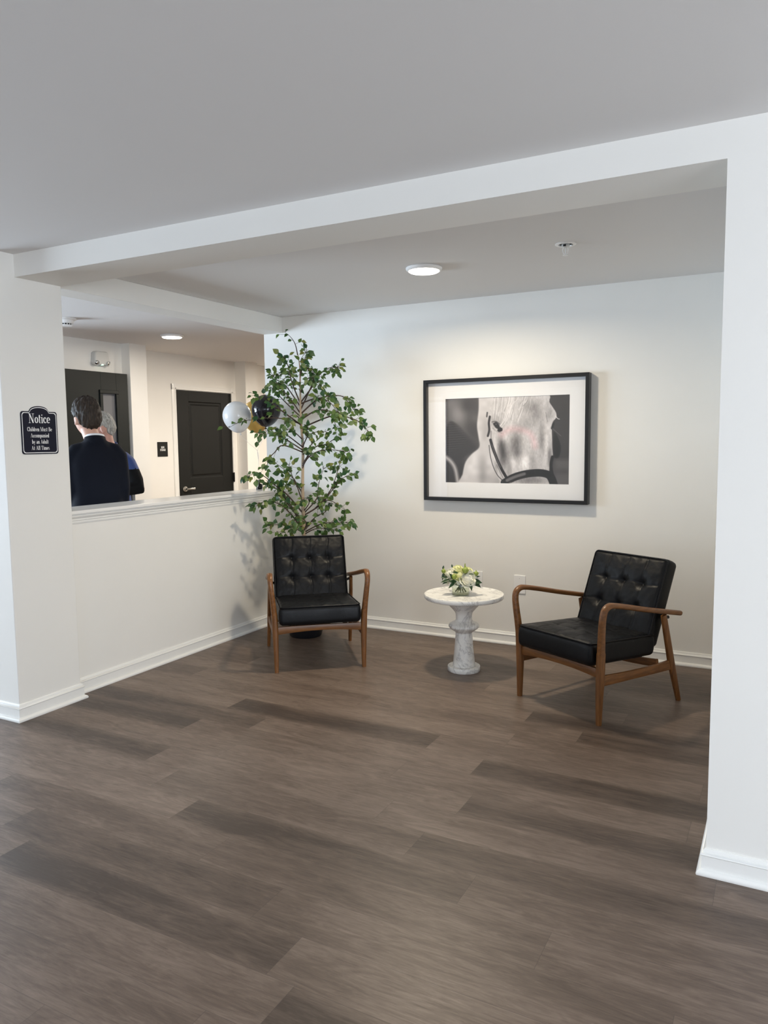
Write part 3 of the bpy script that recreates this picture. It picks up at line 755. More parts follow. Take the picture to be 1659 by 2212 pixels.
    tint = line([(760, 560), (850, 500), (960, 495), (1080, 530), (1140, 600), (1165, 700)], 50, 40)*head*.55
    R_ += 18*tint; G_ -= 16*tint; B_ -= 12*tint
    rgb = np.clip(255*(np.clip(np.stack([R_, G_, B_], -1), 5, 255)/240)**1.3, 10, 246)/255
    lin = np.where(rgb <= .04045, rgb/12.92, ((rgb+.055)/1.055)**2.4)
    verts = np.stack([ax0-.004+U*(ax1-ax0+.008), np.full(U.shape, -.0195), az1+.004-Vv*(az1-az0+.008)], -1).reshape(-1, 3)
    idx = np.arange((nx+1)*(nz+1)).reshape(nz+1, nx+1)
    faces = np.stack([idx[:-1, :-1], idx[1:, :-1], idx[1:, 1:], idx[:-1, 1:]], -1).reshape(-1, 4)
    me = bpy.data.meshes.new('print'); me.from_pydata(verts.tolist(), [], faces.tolist())
    ca = me.color_attributes.new('ink', 'FLOAT_COLOR', 'POINT')
    ca.data.foreach_set('color', np.concatenate([lin.reshape(-1, 3), np.ones((lin.size//3, 1))], 1).ravel())
    mt, nt, b = new_mat('photographic_print'); setc(b, (.5,)*3, .6)
    at = node(nt, 'ShaderNodeAttribute'); at.attribute_name = 'ink'; nt.links.new(at.outputs['Color'], b.inputs['Base Color'])
    me.materials.append(mt)
    o = bpy.data.objects.new('print', me); C.objects.link(o); o.parent = t; return o
horse_print()

# ------------------------------------------------------------------ armchairs (front towards local -y)
def cushion(w, h, d, r, groove, nx=72, nz=60, nd=10, bulge=.010):
    """rounded block centred on the origin: x width w, z height h, y depth d, its face towards -y shaped by groove(x, z)->depth"""
    def fac(n): return np.linspace(-1, 1, n+1)
    verts = {}; V = []; F = []
    def vid(i, j, k):
        key = (i, j, k)
        if key not in verts:
            x, y, z = -w/2+w*i/nx, -d/2+d*j/nd, -h/2+h*k/nz
            cx, cy, cz = max(-w/2+r, min(w/2-r, x)), max(-d/2+r, min(d/2-r, y)), max(-h/2+r, min(h/2-r, z))
            v = Vector((x-cx, y-cy, z-cz)); L = v.length
            p = Vector((cx, cy, cz))+(v/L*r if L > 1e-9 else Vector((0, 0, 0)))
            if L <= 1e-9: p = Vector((x, y, z))
            e = max(0, 1-abs(2*x/w)**4)*max(0, 1-abs(2*z/h)**4)
            if y < 0:
                f = min(1, -y/(d/2)); p.y += f*f*(groove(x, z)-bulge*e)
            side = (1-abs(2*y/d)**2)
            p.x += math.copysign(.005*side*max(0, abs(2*x/w)-.7)/.3, x); p.z += math.copysign(.005*side*max(0, abs(2*z/h)-.7)/.3, z)
            verts[key] = len(V); V.append(p)
        return verts[key]
    for i in range(nx):
        for k in range(nz):
            for j in (0, nd): F.append((vid(i, j, k), vid(i+1, j, k), vid(i+1, j, k+1), vid(i, j, k+1)))
    for i in range(nx):
        for j in range(nd):
            for k in (0, nz): F.append((vid(i, j, k), vid(i+1, j, k), vid(i+1, j+1, k), vid(i, j+1, k)))
    for k in range(nz):
        for j in range(nd):
            for i in (0, nx): F.append((vid(i, j, k), vid(i, j+1, k), vid(i, j+1, k+1), vid(i, j, k+1)))
    m = MB(); m.add(V, F); return m
def tufts(w, h, xs, zs, depth, sig, seam, wr=.0):
    def g(x, z):
        o = 0
        nx_ = 0.004*math.sin(z*40)*wr
        for sx in xs: o += seam*math.exp(-((x-sx-nx_)/.0042)**2)
        for sz in zs: o += seam*math.exp(-((z-sz-.004*math.sin(x*30)*wr)/.0042)**2)
        o = min(o, seam*1.1)
        for sx in xs:
            for sz in zs:
                d = math.hypot(x-sx, (z-sz)*1.05); o += depth*math.exp(-(d/sig)**1.3)
        if wr:
            o += wr*.0022*mnoise.noise(Vector((x*22, z*12, 3.1)))+wr*.0012*mnoise.noise(Vector((x*50, z*50, 1.7)))
        return o
    return g
def piping_loop(w, h, y, r=.004, rc=.022):
    pts = []
    for cx, cz, a0 in ((w/2-rc, h/2-rc, 0), (-w/2+rc, h/2-rc, 90), (-w/2+rc, -h/2+rc, 180), (w/2-rc, -h/2+rc, 270)):
        for a in range(0, 91, 15):
            t_ = math.radians(a0+a); pts.append((cx+rc*math.cos(t_), y, cz+rc*math.sin(t_)))
    m = MB(); m.tube(pts, r, 8, closed=True); return m
def make_armchair(label, loc, rz):
    t = thing('armchair', label, 'armchair', loc, rz, 'black leather and wood armchairs')
    # seat
    a = math.atan2(.028, .48)
    w, h, d = .505, .515, .118
    g = tufts(w, h, (-.125, 0, .125), (-.09, .075), .006, .03, .0035, 1.6)
    m = cushion(w, h, d, .022, g, 64, 64, 10, .014)
    # cushion face -y becomes up: rotate so local -y -> +z, local z -> -y (front) reversed
    R = Matrix.Translation((0, -.098, .345)) @ Matrix.Rotation(a, 4, 'X').inverted() @ Matrix(((1,0,0,0),(0,0,1,0),(0,-1,0,0),(0,0,0,1)))
    m.xf(R); s = m.build('seat', M['leather'], t, smooth='all')
    mp = piping_loop(w-.004, h-.004, -d/2+.005, .0042); mp.xf(R); mp.build('piping', M['piping'], s, smooth='all')
    # backrest
    w, h, d = .492, .470, .098
    g = tufts(w, h, (-.124, 0, .124), (-.052, .082), .026, .027, .0042, 1.3)
    m = cushion(w, h, d, .022, g, 78, 74, 10, .012)
    u = Vector((0, .155, .392)).normalized(); nrm = Vector((0, -u.z, u.y))       # face normal
    face0 = Vector((0, .115, .385)); cen = face0+u*(.425-.235)-nrm*(d/2)
    Rb = Matrix(((1, 0, 0, cen.x), (0, -nrm.y, u.y, cen.y), (0, -nrm.z, u.z, cen.z), (0, 0, 0, 1)))
    m.xf(Rb); b = m.build('backrest', M['leather'], t, smooth='all')
    mp = piping_loop(w-.004, h-.004, -d/2+.006, .0042); mp.xf(Rb); mp.build('piping', M['piping'], b, smooth='all')
    # wooden frame
    for s_ in (-1, 1):
        m = MB(); P = smoothpath([(s_*.277, -.315, 0), (s_*.277, -.314, .12), (s_*.279, -.312, .25), (s_*.283, -.314, .37)], 5)
        n = len(P); rad = []
        for i, p in enumerate(P):
            k = p[2]/.37; rad.append((.0125+.0065*min(1, k/.65), .0135+.0075*min(1, k/.65)))
        m.tube(P, rad, 12, 3.2, up=(1, 0, 0)); m.build('leg', M['wood_leg'], t, smooth=True)
        m = MB(); P = smoothpath([(s_*.283, -.314, .35), (s_*.289, -.320, .42), (s_*.297, -.327, .50), (s_*.303, -.328, .556), (s_*.305, -.318, .590), (s_*.305, -.290, .607), (s_*.304, -.25, .606), (s_*.300, -.14, .584), (s_*.295, .0, .552), (s_*.289, .14, .523), (s_*.284, .25, .501), (s_*.283, .320, .487), (s_*.283, .328, .4855)], 6)
        rad = []
        for i, p in enumerate(P):
            k = i/(len(P)-1)
            rad.append((.019-.003*math.sin(PI*min(1, k*2.2)), .0205-.0065*min(1, k*1.9)))
        rad[-1] = (.008, .006); rad[-2] = (.012, .010)
        m.tube(P, rad, 14, 2.5, up=(1, 0, 0)); m.build('armrest', M['wood_arm'], t, smooth=True)
        m = MB(); m.tube([(s_*.281, .192, .492), (s_*.283, .215, .40), (s_*.286, .262, .22), (s_*.290, .330, 0)], [(.011, .018), (.012, .020), (.013, .022), (.011, .014)], 12, 3.4, up=(1, 0, 0)); m.build('leg', M['wood_leg'], t, smooth=True)
        m = MB(); m.tube(smoothpath([(s_*.278, -.305, .225), (s_*.280, -.1, .216), (s_*.282, .1, .211), (s_*.284, .262, .212)], 4), [(.010, .030-.006*math.sin(PI*i/12)) for i in range(13)], 10, 4, up=(1, 0, 0)); m.build('side_rail', M['wood_arm'], t, smooth=True)
        m = MB(); m.tube([(s_*.235, .232, .46), (s_*.285, .228, .478)], .009, 10); m.build('arm_bracket', M['black_metal'], t, smooth=True)
    m = MB(); P = [(x, -.306, .262+.010*(1-(x/.27)**2)) for x in np.linspace(-.268, .268, 13)]
    m.tube(P, [(.011, .026-.007*(1-(p[0]/.27)**2)) for p in P], 10, 4.5, up=(0, 1, 0)); m.build('front_rail', M['wood_rail'], t, smooth=True)
    m = MB(); P = [(x, .155, .236-.018*(1-(x/.27)**2)) for x in np.linspace(-.276, .276, 13)]
    m.tube(P, [(.010, .022) for p in P], 10, 4.5, up=(0, 1, 0)); m.build('rear_rail', M['wood_rail'], t, smooth=True)
    m = MB()
    for x in (-.16, -.05, .06, .17): m.tube([(x, -.30, .278), (x, .15, .252)], (.014, .004), 8, 4, up=(1, 0, 0))
    m.build('webbing', M['black_metal'], t)
    return t
a1 = math.atan2(.638, .770); a2 = -math.atan2(.459, .888)
make_armchair('black tufted leather armchair with wooden arms in front of the leafy tree', (.804, -.845, 0), math.atan2(.63801786, .77002156))
c2 = make_armchair('black tufted leather armchair turned towards the marble table, below the picture edge', (2.668, -.855, 0), math.atan2(-.45917797, .8883443))

# ------------------------------------------------------------------ marble side table
TX, TY = 1.817, -.700
t = thing('side_table', 'round white marble side table on a turned pedestal between the armchairs', 'side table', (TX, TY, 0))
m = MB(); m.lathe([(0, .456), (.232, .456), (.240, .458), (.2455, .463), (.2465, .470), (.2465, .482), (.2445, .486), (.239, .4865), (.235, .484), (.2335, .4795), (0, .4795)], (0, 0, 0), 96); m.build('tabletop', M['marble'], t, smooth=True)
pr = smoothpath([(.128, .457), (.112, .436), (.093, .413), (.072, .390), (.056, .370), (.051, .352), (.050, .322)], 4)+smoothpath([(.053, .318), (.066, .308), (.085, .299), (.094, .289), (.094, .278), (.083, .266), (.066, .254), (.054, .246), (.051, .241)], 4)+smoothpath([(.052, .238), (.057, .16), (.065, .08), (.071, .032)], 4)
m = MB(); m.lathe([(0, .456)]+[tuple(p) for p in pr]+[(0, .030)], (0, 0, 0), 64); m.build('pedestal', M['marble'], t, smooth=True)
m = MB(); m.lathe([(0, 0), (.099, 0), (.1015, .003), (.1015, .028), (.0995, .0305), (0, .0305)], (0, 0, 0), 64); m.build('base', M['marble'], t, smooth=True)

# ------------------------------------------------------------------ flowers in a glass vase
VX, VY, VZ = 1.802, -.715, .4795
camr = Vector((.883, .468, 0)); camf = Vector((-.468, .883, 0)); up = Vector((0, 0, 1))     # arrangement's own side / back directions
vase = thing('flower_vase', 'low clear glass vase of cream roses and green buds on the marble table', 'vase', (VX, VY, VZ))
m = MB(); m.lathe([(0, 0), (.050, 0), (.054, .003), (.0555, .010), (.0555, .088), (.0545, .090), (.0530, .088), (.0530, .010), (.050, .006), (0, .006)], (0, 0, 0), 48); m.build('glass', M['vase'], vase, smooth=True)
m = MB(); m.lathe([(0, .0065), (.0495, .0065), (.0522, .011), (.0522, .036), (0, .036)], (0, 0, 0), 40); m.build('water', M['water'], vase, smooth=True)
M['stem'] = plain('flower_stem', (.10, .12, .035), .5); M['leafd'] = plain('dark_green_leaf', (.018, .060, .016), .42, vary=.3)
M['bud'] = plain('green_bud', (.30, .38, .07), .5, vary=.25)
M['petal_w'] = plain('white_petal', (.86, .85, .74), .55, vary=.05); M['petal_c'] = plain('cream_petal', (.80, .80, .46), .55, vary=.08)
def LP(u, w, z): return camr*u+camf*w+up*z
m = MB(); r = random.Random(2)
for i in range(11):
    a = i*.57; b = a+2.6+r.uniform(-.4, .4)
    m.tube([LP(.034*math.cos(a), .034*math.sin(a), .020), LP(.004*math.cos(a), .004*math.sin(a), .062), LP(.03*math.cos(b), .03*math.sin(b), .115)], .0028, 7)
m.build('stems', M['stem'], vase)
def rose(cu, cw, cz, R, axis, mat, seed):
    r = random.Random(seed); m = MB(); c = LP(cu, cw, cz); ax = LP(*axis).normalized(); side = ax.orthogonal().normalized(); oth = ax.cross(side)
    layers = [(3, .22, .95, .10), (5, .40, .92, .22), (6, .60, .80, .42), (7, .80, .55, .70), (7, 1.0, .18, .98)]
    for li, (n, rr, top, openv) in enumerate(layers):
        for k in range(n):
            a = 2*PI*(k/n)+li*.7+r.uniform(-.15, .15); wd = 2*PI/n*.72; vs = []; N1, N2 = 5, 6
            for i in range(N1+1):
                s = i/N1
                for j in range(N2+1):
                    q = (j/N2-.5)*2; aa = a+q*wd*(.55+.45*math.sin(PI*min(1, s*.9+.1)))
                    rad = R*rr*math.sin(min(1.0, .25+s*.75)*PI*.5)*(1+.06*r.uniform(-1, 1)*s); 
                    lift = R*(-.75*(1-s)**1.5*rr*.9+top*s*.62*(1-.18*q*q)-.02*abs(q))
                    if li > 2: rad += R*.10*s*s; lift -= R*.10*s*s*(li-2)
                    vs.append(c+(side*math.cos(aa)+oth*math.sin(aa))*rad+ax*lift)
            fs = [(i*(N2+1)+j, i*(N2+1)+j+1, (i+1)*(N2+1)+j+1, (i+1)*(N2+1)+j) for i in range(N1) for j in range(N2)]
            m.add(vs, fs)
    m.ball(c-ax*R*.12, R*.66, 14, 10)
    return m.build('rose', mat, vase, smooth='all', fix=False)
rose(.042, -.042, .108, .053, (.25, -.9, .35), M['petal_w'], 1)
rose(-.010, -.030, .128, .036, (0, -.85, .5), M['petal_c'], 2)
rose(-.068, -.005, .132, .040, (-.6, -.5, .6), M['petal_w'], 3)
rose(-.018, .015, .158, .038, (-.1, -.3, 1), M['petal_c'], 4)
rose(.050, .010, .148, .034, (.5, -.2, .8), M['petal_c'], 5)
rose(-.085, .01, .095, .030, (-.8, -.5, .2), M['petal_w'], 6)
rose(.02, .06, .120, .040, (.1, .9, .4), M['petal_w'], 7)
rose(-.04, .055, .110, .036, (-.4, .8, .3), M['petal_w'], 8)
def bud(u, w, z, R, tip=True):
    m = MB(); c = LP(u, w, z); m.ball(c, (R, R, R*1.05), 14, 10)
    if tip: m.lathe([(R*.35, 0), (R*.2, R*.5), (.001, R*.8)], tuple(c+up*R*.85), 8)
    for k in range(5):
        a = 2*PI*k/5; d = camr*math.cos(a)+camf*math.sin(a)
        m.add([c+d*R*.3-up*R*1.02, c+d*R*1.05+d.cross(up)*R*.45-up*R*.1, c+d*R*1.35+up*R*.7, c+d*R*1.05-d.cross(up)*R*.45-up*R*.1], [(0, 1, 2, 3)])
    b = m.build('bud', M['bud'], vase, smooth=True, fix=False)
    mm = MB(); mm.tube([c-up*R, LP(u*.6, w*.6, z*.55), LP(u*.2, w*.2, .06)], .0025, 7); mm.build('bud_stem', M['stem'], b)
bud(.024, -.045, .160, .019); bud(-.047, -.062, .124, .016, False); bud(-.106, -.010, .150, .013); bud(.092, -.025, .136, .014); 
m = MB(); m.tube([LP(.022, -.03, .17), LP(.024, -.03, .200)], [.0045, .003], 8); m.build('bud', M['bud'], vase, smooth=True)
def leaf_verts(base, d, nrm, L, Wd, fold=.25, droop=.15):
    d = d.normalized(); s = d.cross(nrm).normalized(); nn = s.cross(d).normalized()
    st = [(0, 0), (.15, .62), (.38, 1.0), (.62, .78), (.84, .34), (1.0, 0.0)]
    vs = []; fs = []
    for x, w_ in st:
        c = base+d*(L*x)-nn*(droop*L*x*x)
        vs += [c+s*(Wd/2*w_)+nn*(fold*Wd/2*w_), c, c-s*(Wd/2*w_)+nn*(fold*Wd/2*w_)]
    for i in range(len(st)-1):
        a = i*3; fs += [(a, a+1, a+4, a+3), (a+1, a+2, a+5, a+4)]
    return vs, fs
m = MB()
for (u, w, z, du, dw, dz, L, Wd) in ((-.045, -.06, .105, -.5, -.3, .75, .055, .024), (-.04, -.06, .095, -.8, -.3, -.7, .060, .020), (-.03, -.06, .095, -1, -.2, .05, .055, .024),
        (-.07, -.03, .10, -1, -.1, -.2, .060, .018), (-.08, -.02, .11, -1, -.1, .15, .045, .016), (-.075, -.02, .095, -1, .1, -.55, .05, .016), (.07, -.03, .09, 1, -.2, -.1, .060, .036), (.075, -.02, .085, .8, -.2, -.55, .060, .030),
        (.055, -.055, .078, .15, -.2, -1, .045, .018), (.08, -.01, .11, 1, .1, .2, .045, .012), (-.02, -.055, .145, -.9, -.2, .25, .045, .015), (.04, -.05, .135, 1, -.2, .15, .040, .010),
        (-.105, 0, .14, -.2, -.2, -1, .05, .018), (-.11, 0, .16, .2, 0, 1, .025, .014), (-.05, .03, .165, -.1, 0, 1, .022, .012), (0, .08, .09, .2, 1, -.2, .05, .03), (-.05, .08, .09, -.3, 1, -.1, .05, .03), (.05, .08, .09, .6, .8, 0, .05, .03)):
    vs, fs = leaf_verts(LP(u, w, z), LP(du, dw, dz), LP(0, -.8, .6), L, Wd); m.add(vs, fs)
m.build('leaves', M['leafd'], vase, smooth=True, fix=False)

# ------------------------------------------------------------------ leafy tree in a black pot
PT = Vector((.440, -.412, 0))
tree = thing('potted_tree', 'tall slender green leafy tree in a black pot behind the armchair', 'plant', PT)
M['pot'] = plain('black_pot', (.008, .009, .012), .35); M['soil'] = plain('dark_soil', (.03, .02, .012), .9, nscale=80, nstr=.8)
M['bark'] = plain('pale_birch_bark', (.40, .31, .22), .8, nscale=60, nstr=.5, vary=.35)
M['twig'] = plain('dark_twig', (.060, .038, .026), .7)
m = MB(); m.lathe([(0, 0), (.112, 0), (.120, .010), (.135, .10), (.150, .23), (.155, .26), (.150, .262), (.143, .255), (.140, .225), (0, .225)], (0, 0, 0), 48); m.build('pot', M['pot'], tree, smooth=True)
m = MB(); m.lathe([(0, .226), (.139, .226), (.139, .232), (0, .240)], (0, 0, 0), 32); m.build('soil', M['soil'], tree)
def foliage_mat():
    mt, nt, b = new_mat('birch_leaf'); setc(b, (.07, .15, .03), .42)
    gi = node(nt, 'ShaderNodeAttribute'); gi.attribute_name = 'tone'
    c = ramp(nt, gi.outputs['Fac'], [(0.0, (.026, .085, .030)), (.35, (.060, .130, .030)), (.7, (.120, .195, .045)), (1.0, (.22, .24, .060))])
    nt.links.new(c, b.inputs['Base Color'])
    tr = node(nt, 'ShaderNodeBsdfTranslucent'); nt.links.new(c, tr.inputs[0])
    mx = node(nt, 'ShaderNodeMixShader'); mx.inputs[0].default_value = .22
    nt.links.new(b.outputs[0], mx.inputs[1]); nt.links.new(tr.outputs[0], mx.inputs[2]); nt.links.new(mx.outputs[0], nt.nodes['Material Output'].inputs[0])
    return mt
M['leaf'] = foliage_mat()
K = .000729
def D(X_, Y_): return ((X_-585)*K, 2.292-Y_*K*.995)       # drawing units -> side offset, height
def TP(u, w, z):
    p = PT+camr*u+camf*w; p.z = z
    p.y = min(p.y, -.025)
    if z < 1.12: p.x = max(p.x, .045)
    return p-PT
r = random.Random(11)
trunk = [(588, 2700), (590, 2300), (588, 2100), (582, 1700), (586, 1450), (592, 1250), (580, 1000), (578, 850), (580, 650), (578, 450), (560, 320), (540, 240)]
P = [TP(D(*q)[0], .01*math.sin(q[1]/170), D(*q)[1]) for q in trunk]; P[0].z = .23
rad = [.017, .015, .014, .0125, .0115, .0105, .009, .0075, .006, .0045, .003, .0022]
P2 = [Vector(v) for v in smoothpath(P, 3)]; rr = list(np.interp(np.linspace(0, 1, len(P2)), np.linspace(0, 1, len(rad)), rad))
m = MB(); m.tube(P2, rr, 10); m.build('trunk', M['bark'], tree, smooth='all')
branches = [
 ([(600, 1040), (900, 930), (1080, 960), (1180, 1010), (1250, 1095)], -.05, 20), ([(575, 1010), (400, 880), (300, 800), (190, 740)], -.12, 14),
 ([(560, 1000), (430, 960), (250, 950), (60, 975)], -.10, 11), ([(60, 975), (0, 990), (-50, 1010), (-95, 1040)], -.12, 1),
 ([(600, 900), (760, 760), (950, 730), (1030, 770), (1100, 870)], .04, 20), ([(600, 790), (700, 640), (780, 520), (870, 460), (960, 450)], 0, 20),
 ([(570, 830), (450, 650), (380, 590), (310, 540)], .05, 18), ([(560, 930), (440, 800), (350, 700), (298, 640)], -.08, 9), ([(560, 1260), (430, 1160), (330, 1110), (190, 1105)], -.1, 12),
 ([(560, 1230), (440, 1120), (340, 1060), (225, 1072)], .02, 9), ([(600, 1420), (650, 1340), (760, 1280), (900, 1270), (1060, 1292)], -.05, 16), ([(600, 1400), (700, 1250), (820, 1210), (925, 1150)], .08, 10),
 ([(560, 1700), (500, 1560), (420, 1470), (335, 1400)], -.05, 10), ([(540, 1900), (440, 1720), (330, 1620), (190, 1500), (80, 1512)], -.14, 20), ([(575, 1800), (540, 1650), (500, 1540), (470, 1420)], -.1, 14),
 ([(640, 1920), (760, 1820), (860, 1700), (960, 1570), (1070, 1520)], -.03, 18), ([(800, 1770), (880, 1640), (930, 1500), (970, 1385)], .02, 12), ([(690, 1870), (800, 1780), (900, 1790), (1020, 1875)], -.08, 12),
 ([(600, 2090), (480, 1930), (380, 1820), (270, 1770), (170, 1785)], -.1, 22), ([(620, 2090), (740, 2020), (880, 1990), (1030, 1990)], -.10, 22), ([(590, 2100), (480, 2040), (380, 2010), (265, 2012)], -.08, 16),
 ([(600, 2110), (520, 2040), (440, 2050), (350, 2080)], -.12, 12), ([(630, 2110), (700, 2060), (800, 2050), (900, 2060)], -.12, 10), ([(600, 2090), (480, 1850), (380, 1700), (250, 1590)], -.06, 22),
 ([(580, 800), (500, 600), (470, 450), (440, 370)], -.02, 22), ([(580, 560), (600, 450), (590, 380), (640, 300)], 0, 8), ([(560, 320), (540, 230), (500, 160), (440, 108)], 0, 4),
 ([(590, 1230), (650, 1130), (740, 1090), (830, 1090)], -.05, 9), ([(600, 1440), (640, 1340), (700, 1330), (740, 1360)], -.08, 6), ([(540, 1280), (400, 1220), (320, 1290), (270, 1350), (245, 1440)], -.1, 9),
 ([(600, 800), (740, 760), (860, 790), (960, 900)], -.10, 22), ([(600, 860), (700, 620), (720, 520), (680, 485)], -.06, 20), ([(600, 960), (740, 880), (880, 900), (940, 1050)], -.12, 18),
 ([(590, 700), (640, 600), (700, 560), (790, 640)], -.12, 16), ([(575, 640), (520, 560), (430, 500), (350, 520)], .08, 16), ([(575, 900), (500, 780), (440, 700), (380, 620)], -.12, 14), ([(590, 1880), (650, 1800), (640, 1740), (600, 1750)], -.14, 9),
 ([(600, 2080), (620, 1990), (560, 1930), (520, 1960)], -.16, 12), ([(620, 2080), (700, 1950), (800, 1900), (850, 1830)], .05, 12), ([(600, 1050), (560, 940), (500, 930), (440, 1010)], -.14, 9), ([(590, 500), (620, 400), (640, 330), (650, 290)], .02, 5),
 ([(580, 1950), (480, 1880), (400, 1720), (400, 1560)], -.02, 20), ([(640, 1900), (720, 1760), (740, 1620), (790, 1460)], .03, 14), ([(570, 1150), (520, 1090), (470, 1060), (400, 1100)], -.12, 9), ([(600, 1300), (690, 1200), (640, 1120), (660, 1060)], -.1, 8),
]
mb = MB(); lv = []; lf = []; ltone = []
def add_leaf(p, d, size):
    nrm = (-camf*r.uniform(.3, 1.0)+up*r.uniform(-.1, .9)+camr*r.uniform(-.5, .5))
    q = PT+p+d.normalized()*size
    if q.y > -.012 or (q.x < .02 and q.z < 1.12): d = Vector((abs(d.x)*(1 if q.x < .02 else .3), -abs(d.y), d.z))
    vs, fs = leaf_verts(p, d, nrm, size, size*r.uniform(.62, .85), r.uniform(.1, .4), r.uniform(.0, .35))
    n = len(lv); lv.extend(vs); lf.extend([tuple(i+n for i in f) for f in fs]); tn = min(1, max(0, r.gauss(.45, .27))); ltone.extend([tn]*len(vs))
for pts, w1, nl in branches:
    n = len(pts); path = smoothpath([(*D(*q), 0) for q in pts], 5)
    L = len(path); wst = 0 if pts[0][0] > 500 else w1*.8
    Q = []; tx = np.interp(pts[0][1], [q[1] for q in trunk[::-1]], [q[0] for q in trunk[::-1]])
    if abs(pts[0][0]-tx) < 60: path = smoothpath([(*D(tx, pts[0][1]+10), 0)]+[(*D(*q), 0) for q in pts[1:]], 5); L = len(path); wst = 0
    for i, q in enumerate(path):
        k = i/(L-1); Q.append(TP(q[0], wst+(w1*1.1-wst)*k, q[1]))
    ln = sum((Q[i+1]-Q[i]).length for i in range(L-1))
    r0 = .0022+.0045*min(1, ln/.45)
    mb.tube(Q, [r0*(1-.75*i/(L-1)) for i in range(L)], 6)
    for j in range(int(nl*1.15)+1):
        k = min(.999, .22+.80*(j+r.random()*.8)/nl); i = int(k*(L-1)); p = Q[i].lerp(Q[min(i+1, L-1)], k*(L-1)-i)
        t_ = (Q[min(i+1, L-1)]-Q[max(i-1, 0)]).normalized()
        d = (t_*r.uniform(.2, 1)+camr*r.uniform(-.9, .9)+up*r.uniform(-.8, .7)+camf*r.uniform(-.7, .6)).normalized()
        tw = r.uniform(.012, .060); e = p+d*tw
        W_ = PT+e
        if W_.y > -.03: e.y -= (W_.y+.03)
        if W_.x < .05 and W_.z < 1.12: e.x += .05-W_.x
        mb.tube([p, p.lerp(e, .5)+up*r.uniform(-.004, .006), e], .0011, 5)
        add_leaf(e, (d+up*r.uniform(-1.2, .1)), r.uniform(.030, .054))
        if r.random() < .45: add_leaf(p.lerp(e, .6), (d*.4+camr*r.uniform(-1, 1)+up*r.uniform(-1, .5)), r.uniform(.030, .046))
    for j in range(2):       # catkin-like twig tips
        p = Q[-1]; e = p+Vector((r.uniform(-.012, .012), r.uniform(-.01, .004), r.uniform(.004, .02))); mb.tube([Q[-2], p, e], .0010, 5); mb.ball(e, .0028, 6, 4)
mb.build('branches', M['twig'], tree, smooth='all')
me = bpy.data.meshes.new('leaves'); me.from_pydata([tuple(v) for v in lv], [], lf); at = me.attributes.new('tone', 'FLOAT', 'POINT'); at.data.foreach_set('value', ltone)
me.materials.append(M['leaf']); me.polygons.foreach_set('use_smooth', [True]*len(me.polygons)); o = bpy.data.objects.new('leaves', me); C.objects.link(o); o.parent = tree

# ------------------------------------------------------------------ balloons tied to a small weight on the ledge
M['bal_w'] = plain('white_latex', (.78, .79, .80), .16); M['bal_b'] = plain('black_latex', (.006, .006, .010), .10); M['bal_g'] = plain('gold_latex', (.62, .40, .10), .30, .35)
M['ribbon'] = plain('white_ribbon', (.85, .84, .80), .4); M['foil'] = plain('black_foil', (.01, .01, .01), .22, .4)
BW = Vector((-.128, -.185, 1.060))
RIB = []
def balloon(label, mat, c, R, tilt, knotmat=None):
    t = thing('balloon', label, 'balloon', c, 0, 'balloons tied above the ledge')
    pr = []
    for i in range(29):
        a = -PI/2+PI*i/28; z = math.sin(a); rr_ = math.cos(a)
        if z < 0: z *= 1.22; rr_ *= 1-.10*(-z)**2
        pr.append((max(rr_*R, .0035), z*R))
    rot = Matrix.Rotation(tilt[0], 4, 'X') @ Matrix.Rotation(tilt[1], 4, 'Y')
    m = MB(); m.lathe(pr, (0, 0, 0), 40); m.xf(rot); m.build('envelope', mat, t, smooth='all')
    m = MB(); m.lathe([(.0035, 0), (.003, -.006), (.006, -.010), (.008, -.017), (.005, -.018)], (0, 0, -R*1.215), 14); m.xf(rot); m.build('knot', mat, t, smooth='all')
    RIB.append(Vector(c)+(rot @ Vector((0, 0, -R*1.215-.020))))
balloon('white latex balloon floating above the ledge, left of the black balloon', M['bal_w'], (-.260, -.271, 1.640), .112, (.06, -.16))
balloon('gold latex balloon partly hidden behind the white and black balloons', M['bal_g'], (-.352, .095, 1.655), .122, (0, -.03))
balloon('black latex balloon floating beside the tree top branches', M['bal_b'], (-.030, -.200, 1.685), .113, (.0, .06))
t = thing('balloon_weight', 'small black foil balloon weight with white ribbon on the ledge', 'balloon weight', BW)
m = MB(); m.lathe([(0, 0), (.024, 0), (.026, .004), (.026, .034), (.020, .042), (.008, .046), (.006, .052), (0, .052)], (0, 0, 0), 24); m.build('body', M['foil'], t, smooth=True)
m = MB(); r2 = random.Random(8)
for k in range(16):
    a = r2.uniform(0, 2*PI); e = r2.uniform(.2, 1.2); d = Vector((math.cos(a)*math.cos(e), math.sin(a)*math.cos(e), math.sin(e))); s_ = d.cross(Vector((.3, .2, .9))).normalized()*.007
    b0 = Vector((0, 0, .048)); m.add([b0-s_*.4, b0+s_*.4, b0+d*.022+s_*1.3, b0+d*.034+s_*.4, b0+d*.034-s_*.4, b0+d*.022-s_*1.3], [(0, 1, 2, 5), (2, 3, 4, 5)])
m.build('foil_tuft', M['foil'], t, fix=False)
m = MB()
for a0 in (0, 2.1, 4.2):
    pts = [Vector((.0275*math.cos(a0+k*.16), .0275*math.sin(a0+k*.16), .002+.0075*k*.8)) for k in range(7)]; m.tube(pts, (.0022, .0008), 6, up=(0, 0, 1))
for a0 in (1.0, 3.6, 5.0):
    pts = [Vector((.02*math.cos(a0)*(1+k*.17)+.005*math.cos(k*1.9), .02*math.sin(a0)*(1+k*.17)+.005*math.sin(k*1.9), .05-.0065*k)) for k in range(8)]; m.tube(pts, (.0016, .0007), 6)
m.build('curled_ribbon', M['ribbon'], t)
